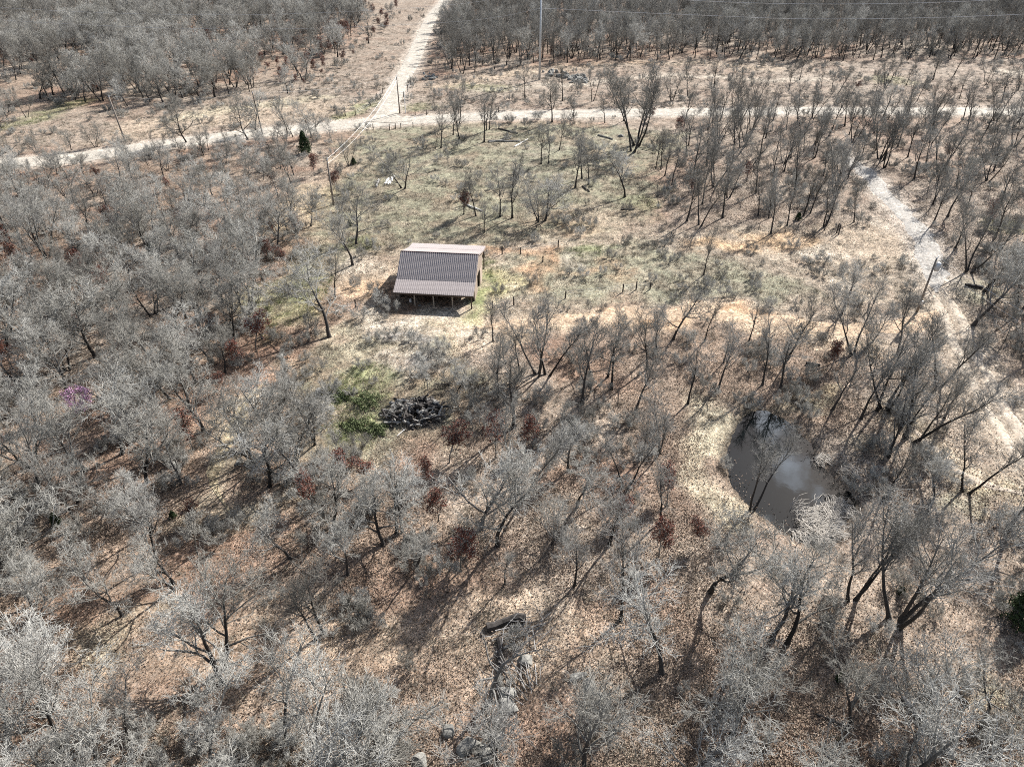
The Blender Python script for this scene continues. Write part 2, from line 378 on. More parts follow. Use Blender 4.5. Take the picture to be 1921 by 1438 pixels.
# what lies where: (colour, strength, soft edge in metres, shape)
LIT = (0.265, 0.20, 0.15)      # leaf litter
PINK = (0.295, 0.245, 0.195)      # bleached litter
TAN = (0.43, 0.345, 0.255)
SAND = (0.50, 0.44, 0.355)
ORNG = (0.44, 0.28, 0.17)
GRN = (0.23, 0.255, 0.12)
OLIVE = (0.235, 0.24, 0.165)
STRAW = (0.47, 0.42, 0.30)
RUST = (0.24, 0.15, 0.105)
GREY = (0.30, 0.285, 0.265)
YEL = (0.52, 0.47, 0.26)
SOIL = [
 ('poly', PINK, .8, 10, [(1240,1010),(1921,900),(1921,1438),(1250,1438)]),
 ('poly', PINK, .7, 6, [(1290,240),(1921,230),(1921,900),(1700,720),(1500,600),(1200,600),(1240,430)]),
 ('poly', OLIVE, .75, 5, [(655,240),(1060,228),(1280,250),(1240,330),(1220,420),(1000,450),(820,460),(700,470),(560,560),(480,600),(520,520),(600,400),(640,320)]),
 ('poly', (0.34,0.29,0.22), .8, 5, [(640,470),(1000,440),(1300,430),(1600,420),(1740,490),(1770,590),(1500,590),(1180,560),(940,600),(880,660),(640,640)]),
 ('poly', OLIVE, .7, 3, [(960,470),(1180,450),(1420,500),(1560,560),(1400,560),(1150,560),(960,560)]),
 ('poly', PINK, .9, 9, [(0,215),(190,205),(380,180),(560,140),(660,60),(720,-20),(840,-20),(730,215),(600,232),(300,262),(0,292)]),
 ('poly', TAN, .8, 5, [(190,235),(420,205),(640,190),(700,200),(690,218),(560,225),(330,252),(200,262)]),
 ('line', STRAW, .7, 3, 5, [(330,222),(480,196),(600,185)]),
 ('line', GRN, .5, 2.5, 5, [(0,238),(70,225),(150,190)]),
 ('poly', PINK, .85, 6, [(760,160),(900,130),(1200,112),(1921,112),(1921,203),(1100,205),(745,214)]),
 ('line', TAN, .95, 3, 5, [(820,165),(960,138),(1150,120),(1300,118),(1450,128)]),
 ('line', SAND, .85, 2, 4, [(880,170),(1000,160),(1100,158),(1250,140),(1400,148),(1540,150)]),
 ('line', ORNG, .45, 1.5, 4, [(960,128),(1060,122),(1170,116),(1240,120)]),
 ('ell', GRN, .45, 0, (790,200,35,10)), ('ell', GRN, .4, 0, (900,165,60,10)), ('ell', GRN, .45, 0, (1670,150,50,10)),
 ('ell', SAND, .8, 0, (1925,138,70,9)),
 ('line', GRN, .6, 1.6, 2, [(640,222),(690,205),(708,190)]),
 # left of barn: bare soil; last, a dark brown patch under the barn
 ('ell', SAND, .9, 0, (690,487,38,18)), ('ell', TAN, .9, 0, (715,520,48,40)), ('ell', (0.55,0.38,0.24), .7, 0, (700,545,60,34)),
 ('line', SAND, .95, 1.6, 2.5, [(690,590),(720,597),(800,603),(860,600)]),
 ('ell', GRN, .6, 0, (675,460,40,14)), ('line', GRN, .4, 2, 4, [(600,520),(560,590),(500,620)]),
 ('line', YEL, .35, 3, 3, [(610,350),(570,385),(545,430)]), ('line', TAN, .6, 2, 4, [(640,300),(600,345),(560,390),(548,450)]),
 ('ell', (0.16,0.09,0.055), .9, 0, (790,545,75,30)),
 # right of barn
 ('line', GRN, .95, 1.6, 2.2, [(907,490),(912,520),(905,548),(893,575)]), ('ell', YEL, .85, 0, (945,535,35,30)), ('ell', SAND, .6, 0, (958,545,20,14)),
 ('line', ORNG, .9, 1.2, 2.5, [(905,455),(950,462),(1000,468),(1018,480)]), ('line', ORNG, .75, 1.4, 2.5, [(1012,470),(1020,510),(1000,540)]),
 ('ell', ORNG, .6, 0, (1185,515,22,18)), ('line', ORNG, .55, .8, 2, [(1010,520),(1090,505),(1170,492)]),
 ('ell', GRN, .6, 0, (1100,468,45,15)), ('ell', SAND, .5, 0, (1060,490,30,8)),
 ('ell', TAN, .7, 0, (1120,410,60,25)), ('ell', ORNG, .35, 0, (1075,425,40,12)), ('ell', GRN, .4, 0, (1210,378,40,14)),
 ('line', (0.58,0.40,0.24), .85, 2.2, 3, [(1330,462),(1430,455),(1510,452)]), ('ell', SAND, .95, 0, (1548,477,50,12)),
 ('ell', TAN, .8, 0, (1620,450,80,40)), ('ell', SAND, .5, 0, (1640,420,30,16)), ('ell', SAND, .5, 0, (1555,535,35,22)),
 # track in front of / right of the barn
 ('line', (0.52,0.41,0.29), 1.0, 2.6, 2.5, [(870,625),(960,612),(1080,600),(1190,592),(1320,588),(1420,600),(1520,625),(1600,640)]),
 ('line', (0.47,0.31,0.19), .95, 1.5, 2.5, [(1150,588),(1260,592),(1350,595),(1420,590)]), ('ell', (0.6,0.52,0.36), .9, 0, (1110,598,60,12)),
 ('ell', SAND, .8, 0, (905,620,40,22)), ('ell', YEL, .5, 0, (900,590,40,16)),
 # yard below the barn
 ('poly', OLIVE, .7, 5, [(620,620),(860,620),(900,700),(880,800),(700,880),(560,840),(540,720)]),
 ('ell', SAND, .85, 0, (745,672,34,45)), ('ell', PINK, .8, 0, (760,690,40,30)), ('ell', GREY, .8, 0, (735,625,60,14)), ('ell', GREY, .7, 0, (800,655,40,25)),
 ('ell', GRN, .9, 0, (655,740,50,34)), ('ell', GRN, .9, 0, (650,800,60,30)), ('ell', GRN, .7, 0, (690,700,50,20)), ('ell', STRAW, .5, 0, (640,640,60,30)),
 ('ell', (0.09,0.08,0.075), .9, 0, (778,775,62,32)),
 ('line', GRN, .45, 2, 4, [(560,570),(480,540),(500,600)]),
 ('line', STRAW, .55, 1.3, 2.5, [(470,740),(440,800),(405,860),(400,900),(440,960)]),
 ('ell', TAN, .75, 0, (330,672,55,32)), ('ell', STRAW, .5, 0, (470,960,110,45)), ('ell', STRAW, .55, 0, (200,1200,90,45)),
 ('ell', RUST, .55, 0, (480,640,80,40)), ('ell', RUST, .5, 0, (370,610,70,30)), ('ell', RUST, .5, 0, (800,1080,200,90)), ('ell', RUST, .4, 0, (480,1290,200,80)),
 ('ell', RUST, .4, 0, (560,1000,80,50)), ('ell', RUST, .45, 0, (1250,900,160,100)), ('ell', RUST, .5, 0, (1660,240,60,50)),
 ('ell', RUST, .4, 0, (600,70,90,40)),
 ('ell', TAN, .6, 0, (600,1200,250,100)), ('ell', TAN, .55, 0, (1000,1200,220,110)), ('ell', TAN, .6, 0, (560,1400,200,60)),
 # pond banks
 ('line', STRAW, .8, 2.2, 2.5, [(1400,770),(1345,800),(1320,850),(1330,910),(1370,950)]),
 ('ell', STRAW, .5, 0, (1640,830,40,20)), ('ell', OLIVE, .6, 0, (1500,745,50,18)), ('ell', YEL, .4, 0, (1520,720,30,8)),
 ('ell', TAN, .3, 0, (1800,760,60,60)), ('ell', YEL, .6, 0, (1860,930,60,14)), ('ell', OLIVE, .6, 0, (1830,960,70,20)),
 ('ell', GRN, .6, 0, (1890,430,30,16)), ('ell', OLIVE, .6, 0, (1830,540,50,30)), ('ell', OLIVE, .5, 0, (1890,1330,40,60)), ('ell', GRN, .4, 0, (1560,1380,30,20)),
]
wx = (fbm(GX * .22, GY * .22, 41, 4) - .5) * 9; wy = (fbm(GX * .22, GY * .22, 57, 4) - .5) * 9
SX, SY = GX + wx, GY + wy
soil = np.empty(GX.shape + (3,)); soil[:] = LIT
big = fbm(GX * .045, GY * .045, 71, 4)[..., None]
soil = soil * (1 - smooth(.45, .7, big)) + np.array(PINK) * smooth(.45, .7, big)
med = fbm(GX * .13, GY * .13, 88, 4)[..., None]
k = smooth(.52, .68, med) * .6; soil = soil * (1 - k) + np.array(RUST) * k * 1.05
for kind, c, st, *rest in SOIL:
    if kind == 'poly':
        soft, pts = rest; d = sdf_poly(SX, SY, W(pts)); m = smooth(soft * .5, -soft * .5, d)
    elif kind == 'line':
        wd, soft, pts = rest; d = sdf_line(SX, SY, W(pts)); m = smooth(wd + soft * .5, wd - soft * .5, d)
    else:
        _, (cx, cy_, rx, ry) = rest
        a = flat(cx, cy_); b = flat(cx + rx, cy_); u = flat(cx, cy_ - ry); l = flat(cx, cy_ + ry)
        rw = abs(b[0] - a[0]); rh = abs(u[1] - l[1]) / 2
        d = np.hypot((SX - a[0]) / rw, (SY - a[1]) / rh); m = smooth(1.25, .55, d)
    patch = .55 + .45 * smooth(.38, .62, fbm(GX * .5, GY * .5, 99 + len(pts) if kind != 'ell' else 101, 4))
    m = (m * st * (patch if kind != 'line' else (.3 + .7 * patch)))[..., None]
    soil = soil * (1 - m) + np.array(c) * m
for line, wd, lc in ((ROAD, 4.6, (.48, .42, .35)), (BRANCH, 3.4, (.48, .42, .35)), (TRAIL, 2.6, (.44, .39, .33)), (TRAIL2, 3.0, (.37, .31, .24)), (TRAIL3, 1.6, (.40, .34, .25))):
    d = sdf_line(GX, GY, line[::3] + [line[-1]]) + wx * .12
    m = (smooth(wd + 1.6, wd - 1.2, d) * .75)[..., None]
    soil = soil * (1 - m) + np.array(lc) * m
sd = sdf_poly(GX, GY, POND)
m = smooth(1.0, 0.1, sd)[..., None] * .75
soil = soil * (1 - m) + np.array((0.10, 0.08, 0.06)) * m
fine = (fbm(GX * .9, GY * .9, 120, 3) - .5)[..., None]
soil = np.clip(soil * (1 + .55 * fine), 0.02, 0.8)
nx, ny = len(xs), len(ys)
idx = np.arange(nx * ny).reshape(ny, nx)
Q = np.stack([idx[:-1, :-1], idx[:-1, 1:], idx[1:, 1:], idx[1:, :-1]], -1).reshape(-1, 4)
V = np.stack([GX, GY, GZ], -1).reshape(-1, 3)
ca = np.concatenate([soil, np.ones(soil.shape[:2] + (1,))], -1).reshape(-1, 4)
ground = link('ground', mesh_np('ground', V, Q, mats=[M_ground], attr={'soil': ('FLOAT_COLOR', ca)}, smoothed=True))
tag(ground, kind='structure')

def strip(name, line, width, mat, seed, lift=0.035, rag=0.35, ncross=6, step=0.5, taper=False):
    L = [np.array(q, float) for q in line]
    D = [0.0]
    for a, b in zip(L, L[1:]): D.append(D[-1] + np.linalg.norm(b - a))
    n = max(4, int(D[-1] / step)); s = np.linspace(0, D[-1], n)
    X = np.interp(s, D, [q[0] for q in L]); Y = np.interp(s, D, [q[1] for q in L])
    tx = np.gradient(X); ty = np.gradient(Y); ln = np.hypot(tx, ty); nxx, nyy = -ty / ln, tx / ln
    wl = width / 2 * (1 + rag * 2 * (fbm(s * .45, s * 0 + seed, seed, 4) - .5)); wr = width / 2 * (1 + rag * 2 * (fbm(s * .45, s * 0 + seed + 9, seed + 5, 4) - .5))
    if taper:
        e = np.clip(np.minimum(s, D[-1] - s) / 6, .15, 1); wl *= e; wr *= e
    rows = []
    for j in range(ncross + 1):
        f = j / ncross * 2 - 1
        o = np.where(f < 0, f * wl, f * wr)
        x = X + nxx * o; y = Y + nyy * o
        dip = -0.02 * math.exp(-((abs(f) - .42) / .14) ** 2)
        z = hgt(x, y) + lift + dip - (0.09 if j in (0, ncross) else 0)
        rows.append(np.stack([x, y, z], -1))
    V = np.stack(rows, 1); m = ncross + 1
    idx = np.arange(n * m).reshape(n, m)
    Q = np.stack([idx[:-1, :-1], idx[1:, :-1], idx[1:, 1:], idx[:-1, 1:]], -1).reshape(-1, 4)[:, ::-1]
    o = link(name, mesh_np(name, V.reshape(-1, 3), Q, mats=[mat], smoothed=True))
    return tag(o, kind='structure')
strip('gravel_road', ROAD, 6.4, M_road, 3, lift=.11, rag=.12)
strip('branch_road', BRANCH, 4.6, M_road, 11, lift=.14, rag=.12)
strip('gravel_trail', TRAIL, 3.2, M_trail, 23, lift=.09, rag=.5, taper=True)
strip('dirt_trail', offset_line(TRAIL2, .9), 1.1, M_track, 44, lift=.08, rag=.8, taper=True)
strip('dirt_trail', offset_line(TRAIL2, -.9), 1.0, M_track, 48, lift=.08, rag=.8, taper=True)
strip('dirt_lane', LANE, 3.0, ground_like('orange_tan_dirt', (0.46, 0.345, 0.24), .7, 7), 61, lift=.05, rag=.6, taper=True)
strip('foot_path', PATH, 1.5, ground_like('straw_path', (0.36, 0.30, 0.20), .8, 8), 71, lift=.04, rag=.8, taper=True)
strip('dirt_trail', TRAIL3, 1.0, M_track, 35, lift=.05, rag=.9, taper=True)
# flared mouth where the branch road joins
fl = MB(); jp = [G(*q, .155) for q in [(690,229),(704,218),(712,207),(718,200),(733,200),(737,207),(748,218),(775,228),(730,232)]]
fl.poly(jp, [tuple(range(len(jp)))[::-1]]); o = fl.build('road_junction', M_road); tag(o, kind='structure')

# water
pw = MB(); sp = smooth_line(POND + [POND[0]], 3)[:-1]
cx_, cy2 = np.mean([q[0] for q in POND]), np.mean([q[1] for q in POND])
sp = [(cx_ + (q[0] - cx_) * 1.09, cy2 + (q[1] - cy2) * 1.09) for q in sp]
pw.poly([(q[0], q[1], WATER_Z) for q in sp], [tuple(range(len(sp)))[::-1]])
tag(pw.build('pond_water', M_water), kind='structure')

# ------------------------------------------------------------------ trees
class Chains:
    """poly-lines with radii, batched by point count and turned into thin tubes"""
    def __init__(s): s.b = {}
    def add(s, P, Rr, k):
        s.b.setdefault((P.shape[1], k), []).append((P, Rr))
    def mesh_data(s):
        VV, QQ, TH = [], [], []; off = 0
        for (n, k), lst in s.b.items():
            P = np.concatenate([a for a, _ in lst]); Rr = np.concatenate([b for _, b in lst])
            m = len(P)
            T = np.empty_like(P); T[:, 1:-1] = P[:, 2:] - P[:, :-2]; T[:, 0] = P[:, 1] - P[:, 0]; T[:, -1] = P[:, -1] - P[:, -2]
            T /= np.linalg.norm(T, axis=-1, keepdims=True) + 1e-9
            ref = np.where(np.abs(T[..., 2:3]) < .9, np.array([0, 0, 1.]), np.array([1., 0, 0]))
            A = np.cross(T, ref); A /= np.linalg.norm(A, axis=-1, keepdims=True) + 1e-9; B = np.cross(T, A)
            an = 2 * np.pi * np.arange(k) / k
            ring = P[:, :, None] + Rr[:, :, None, None] * (A[:, :, None] * np.cos(an)[:, None] + B[:, :, None] * np.sin(an)[:, None])
            VV.append(ring.reshape(-1, 3)); TH.append(np.repeat(Rr.reshape(-1), k))
            idx = off + np.arange(m * n * k).reshape(m, n, k); nx = np.roll(idx, -1, 2)
            QQ.append(np.stack([idx[:, :-1], nx[:, :-1], nx[:, 1:], idx[:, 1:]], -1).reshape(-1, 4))
            off += m * n * k
        return np.concatenate(VV), np.concatenate(QQ), np.concatenate(TH)

def grow_set(rng, p0, d0, L, r0, r1, n, wob, up):
    """m branches at once: start points, directions, lengths"""
    m = len(p0); P = np.empty((m, n, 3)); P[:, 0] = p0; d = d0.copy(); st = (L / (n - 1))[:, None]
    for i in range(1, n):
        d = d + rng.normal(0, wob, (m, 3)) + np.array([0, 0, up])
        d /= np.linalg.norm(d, axis=1, keepdims=True)
        P[:, i] = P[:, i - 1] + d * st
    f = np.linspace(0, 1, n)[None]
    Rr = r0[:, None] * (1 - f) + r1[:, None] * f
    return P, Rr
def spawn(rng, P, Rr, cnt, t0, t1, ang, lf, L0, rmin, rr=.55, jit=.25):
    """children of every branch in P: start points on the parent and directions turned away from it"""
    m, n, _ = P.shape; c = cnt
    t = (t0 + (t1 - t0) * (np.arange(c)[None] + rng.uniform(0, 1, (m, c))) / c)
    f = t * (n - 1); i = np.minimum(f.astype(int), n - 2); w = (f - i)[..., None]
    row = np.arange(m)[:, None]
    s = P[row, i] * (1 - w) + P[row, i + 1] * w
    d = P[row, i + 1] - P[row, i]; d /= np.linalg.norm(d, axis=-1, keepdims=True) + 1e-9
    rad = Rr[row, i] * (1 - w[..., 0]) + Rr[row, i + 1] * w[..., 0]
    q = rng.normal(0, 1, (m, c, 3)); q -= (q * d).sum(-1, keepdims=True) * d; q /= np.linalg.norm(q, axis=-1, keepdims=True) + 1e-9
    a = ang * (1 + rng.normal(0, jit, (m, c, 1)))
    nd = d * np.cos(a) + q * np.sin(a)
    L = L0 * (1 - lf * t) * rng.uniform(.65, 1.25, (m, c))
    r0 = np.maximum(rad * rr, rmin)
    return s.reshape(-1, 3), nd.reshape(-1, 3), L.ravel(), r0.ravel()

def make_tree(seed, H=9.0, stems=1, trunk_r=.17, trunk_h=2.4, limbs=7, limb_ang=.75, limb_L=3.9, l2=7, l2L=1.9, l3=6, l3L=.95, tw=5, twL=.48, twr=.0085,
              spread=.12, lead=.9, up=.05, gnarl=.13, lean=.08, first=.45, stem_gap=.25):
    rng = np.random.default_rng(seed)
    T, C = Chains(), Chains()
    tips = []
    for s in range(stems):
        az = 2 * np.pi * s / stems + rng.uniform(0, 1); ln = (lean + (.22 if stems > 1 else 0)) * rng.uniform(.5, 1.4)
        base = np.array([[math.cos(az) * stem_gap * (stems > 1), math.sin(az) * stem_gap * (stems > 1), -.25]])
        d0 = np.array([[math.cos(az) * ln, math.sin(az) * ln, 1.]])
        tall = H * lead * rng.uniform(.9, 1.05)
        P, Rr = grow_set(rng, base, d0, np.array([tall]), np.array([trunk_r]), np.array([.03]), 11, gnarl * .55, .02)
        Rr = trunk_r * (1 - np.linspace(0, 1, 11) ** .8 * .84)[None]; Rr[0, 0] *= 1.45
        T.add(P, Rr, 7)
        t0 = max(.12, trunk_h / tall)
        s1, d1, L1, r1 = spawn(rng, P, Rr, limbs, t0, .96, limb_ang, first, limb_L, .035, .68)
        P1, R1 = grow_set(rng, s1, d1, L1, r1, r1 * .36, 8, gnarl, up + .05)
        T.add(P1, R1, 5)
        PA = np.concatenate([P1, P[:, 3:11]]); RA = np.concatenate([R1, Rr[:, 3:11]])
        s2, d2, L2, r2 = spawn(rng, PA, RA, l2, .22, 1.0, .75, .45, l2L, .020, .55)
        P2, R2 = grow_set(rng, s2, d2, L2, r2, np.maximum(r2 * .45, .013), 6, gnarl * 1.1, up + .03)
        C.add(P2, R2, 4)
        s3, d3, L3, r3 = spawn(rng, P2, R2, l3, .15, 1.0, .75, .4, l3L, .013, .6)
        P3, R3 = grow_set(rng, s3, d3, L3, r3, r3 * .7, 4, gnarl * 1.3, up)
        C.add(P3, R3, 3)
        s4, d4, L4, r4 = spawn(rng, P3, R3, tw, .15, 1.0, .7, .3, twL, twr, .5)
        r4[:] = twr
        P4, R4 = grow_set(rng, s4, d4, L4, r4, r4 * .7, 3, gnarl * 1.5, up * .6)
        C.add(P4, R4, 3)
        tips.append(np.concatenate([P4[:, -1], P3[:, -1]]))
    return T, C, np.concatenate(tips)

def norm_th(th): return np.clip(th / .16, 0, 1)
def leaf_cloud(rng, pts, n, size, spread=.12):
    c = pts[rng.integers(0, len(pts), n)] + rng.normal(0, spread, (n, 3))
    a = rng.normal(0, 1, (n, 3)); a /= np.linalg.norm(a, axis=1, keepdims=True)
    b = np.cross(a, rng.normal(0, 1, (n, 3))); b /= np.linalg.norm(b, axis=1, keepdims=True) + 1e-9
    s = size * rng.uniform(.6, 1.4, (n, 1)); nrm = np.cross(a, b)
    V = np.stack([c - a * s, c + b * s * .55 + nrm * s * .15, c + a * s, c - b * s * .55 - nrm * s * .1], 1).reshape(-1, 3)
    return V, np.arange(n * 4).reshape(-1, 4)

VAR = {}      # kind -> list of (trunk mesh, crown mesh, natural height)
def add_variant(kind, seed, mat=None, leaves=None, **kw):
    T, C, tips = make_tree(seed, **kw)
    v, q, th = T.mesh_data(); tm = mesh_np(kind + '_trunk', v, q, mats=[mat or M_bark], attr={'thick': ('FLOAT', norm_th(th))}, smoothed=True)
    v, q, th = C.mesh_data(); H = float(np.percentile(v[:, 2], 99.5))
    th = norm_th(th); mi = np.zeros(len(q), int); ms = [mat or M_bark]
    if leaves:
        n, size, lm = leaves; rng = np.random.default_rng(seed + 5)
        lv, lq = leaf_cloud(rng, tips, n, size); mi = np.concatenate([mi, np.ones(len(lq), int)])
        q = np.concatenate([q, lq + len(v)]); v = np.concatenate([v, lv]); th = np.concatenate([th, np.zeros(len(lv))]); ms.append(lm)
    cm = mesh_np(kind + '_crown', v, q, mats=ms, attr={'thick': ('FLOAT', th)}, mat_idx=mi)
    VAR.setdefault(kind, []).append((tm, cm, H, kw.get('style', 'plain')))
    return len(v)

OK = [(8.0, 1.5, 8, .95, 3.9, .17), (7.5, 1.1, 9, 1.05, 4.2, .19), (8.8, 2.2, 8, .80, 3.8, .15), (7.0, 1.3, 9, 1.0, 3.5, .20), (8.4, 1.8, 9, .9, 4.1, .16), (7.8, 1.6, 7, 1.1, 4.3, .21)]
for q_, (h_, th_, nl_, la_, ll_, gn_) in enumerate(OK):       # broad twiggy post oaks, all of different build
    add_variant('oak', 100 + q_, H=h_, trunk_h=th_, trunk_r=.17, limbs=nl_, limb_ang=la_, limb_L=ll_, l2=7, l2L=1.9, l3=7, l3L=.85, tw=4, twL=.42, twr=.0085, lean=.14, gnarl=gn_)
add_variant('oak', 131, H=8, stems=2, trunk_h=1.3, trunk_r=.15, limbs=7, limb_ang=.9, limb_L=3.6, l2=6, l2L=1.9, l3=6, l3L=.85, tw=4, twL=.42, twr=.0085, gnarl=.19)
add_variant('oak', 132, H=7.2, stems=3, trunk_h=1.0, trunk_r=.12, limbs=6, limb_ang=.85, limb_L=3.0, l2=6, l2L=1.7, l3=6, l3L=.8, tw=4, twL=.42, twr=.0085, gnarl=.18)
for sd_ in range(4):       # slim woodland trees with rising limbs
    add_variant('slim', 200 + sd_, mat=M_bark2, H=11, trunk_h=2.9 + .6 * (sd_ % 2), trunk_r=.18, limbs=9, limb_ang=.72, limb_L=4.3, l2=6, l2L=2.0, l3=5, l3L=1.0, tw=3, twL=.5, twr=.0105, up=.09, gnarl=.10, lean=.06)
add_variant('slim', 231, mat=M_bark2, H=10, stems=3, trunk_h=3.0, trunk_r=.14, limbs=6, limb_ang=.62, limb_L=3.4, l2=6, l2L=1.7, l3=5, l3L=.9, tw=3, twL=.5, twr=.0105, up=.09, gnarl=.10)
add_variant('slim', 232, mat=M_bark2, H=10.5, stems=2, trunk_h=3.2, trunk_r=.15, limbs=7, limb_ang=.65, limb_L=3.7, l2=6, l2L=1.7, l3=5, l3L=.9, tw=3, twL=.5, twr=.0105, up=.08, gnarl=.11)
for sd_ in range(2):       # thin saplings
    add_variant('sapling', 300 + sd_, H=5, trunk_h=1.2, trunk_r=.06, limbs=8, limb_ang=.6, limb_L=1.5, l2=5, l2L=.8, l3=4, l3L=.45, tw=3, twL=.3, twr=.008, up=.07)
for sd_ in range(2):       # small oaks still holding russet leaves
    add_variant('russet', 320 + sd_, H=4.6, trunk_h=1.0, trunk_r=.07, limbs=8, limb_ang=.65, limb_L=1.6, l2=5, l2L=.8, l3=4, l3L=.4, tw=2, twL=.25, up=.06, leaves=(1500, .075, M_rleaf))
for sd_ in range(2):       # many-stemmed brush
    add_variant('brush', 340 + sd_, H=2.4, stems=6, trunk_h=.4, trunk_r=.03, limbs=5, limb_ang=.7, limb_L=1.1, l2=4, l2L=.7, l3=4, l3L=.4, tw=2, twL=.25, twr=.008, lean=.3, stem_gap=.35)
add_variant('snag', 360, mat=M_dead, H=6.5, trunk_h=1.2, trunk_r=.16, limbs=7, limb_ang=.9, limb_L=3.2, l2=4, l2L=1.3, l3=3, l3L=.6, tw=1, twL=.3, gnarl=.2, lean=.1)
add_variant('redbud', 380, H=4.2, stems=2, trunk_h=.8, trunk_r=.06, limbs=7, limb_ang=.8, limb_L=1.6, l2=5, l2L=.8, l3=4, l3L=.4, tw=2, twL=.25, leaves=(3000, .065, M_pink))

def cedar_mesh(seed, H=4.0, rad=1.3, n=5200):
    rng = np.random.default_rng(seed)
    t = rng.uniform(.04, 1, n) ** .9; az = rng.uniform(0, 2 * np.pi, n)
    lob = 1 + .28 * np.sin(az * 3 + t * 9) + .2 * np.sin(az * 7 - t * 14)
    r = rad * (1 - t) ** .7 * np.sqrt(rng.uniform(.15, 1, n)) * lob + .05
    pts = np.stack([r * np.cos(az), r * np.sin(az), t * H], -1)
    V, Qq = leaf_cloud(rng, pts, n, .10, .05)
    return mesh_np('cedar_crown', V, Qq, mats=[M_cedar])
CEDAR = [cedar_mesh(1), cedar_mesh(2, 3.2, 1.5)]
ct = MB(); ct.tube([(0, 0, -.2), (0, 0, 1.5), (.05, 0, 3.2)], [.11, .07, .02], 6); CEDTR = ct.mesh('cedar_trunk', M_bark2)

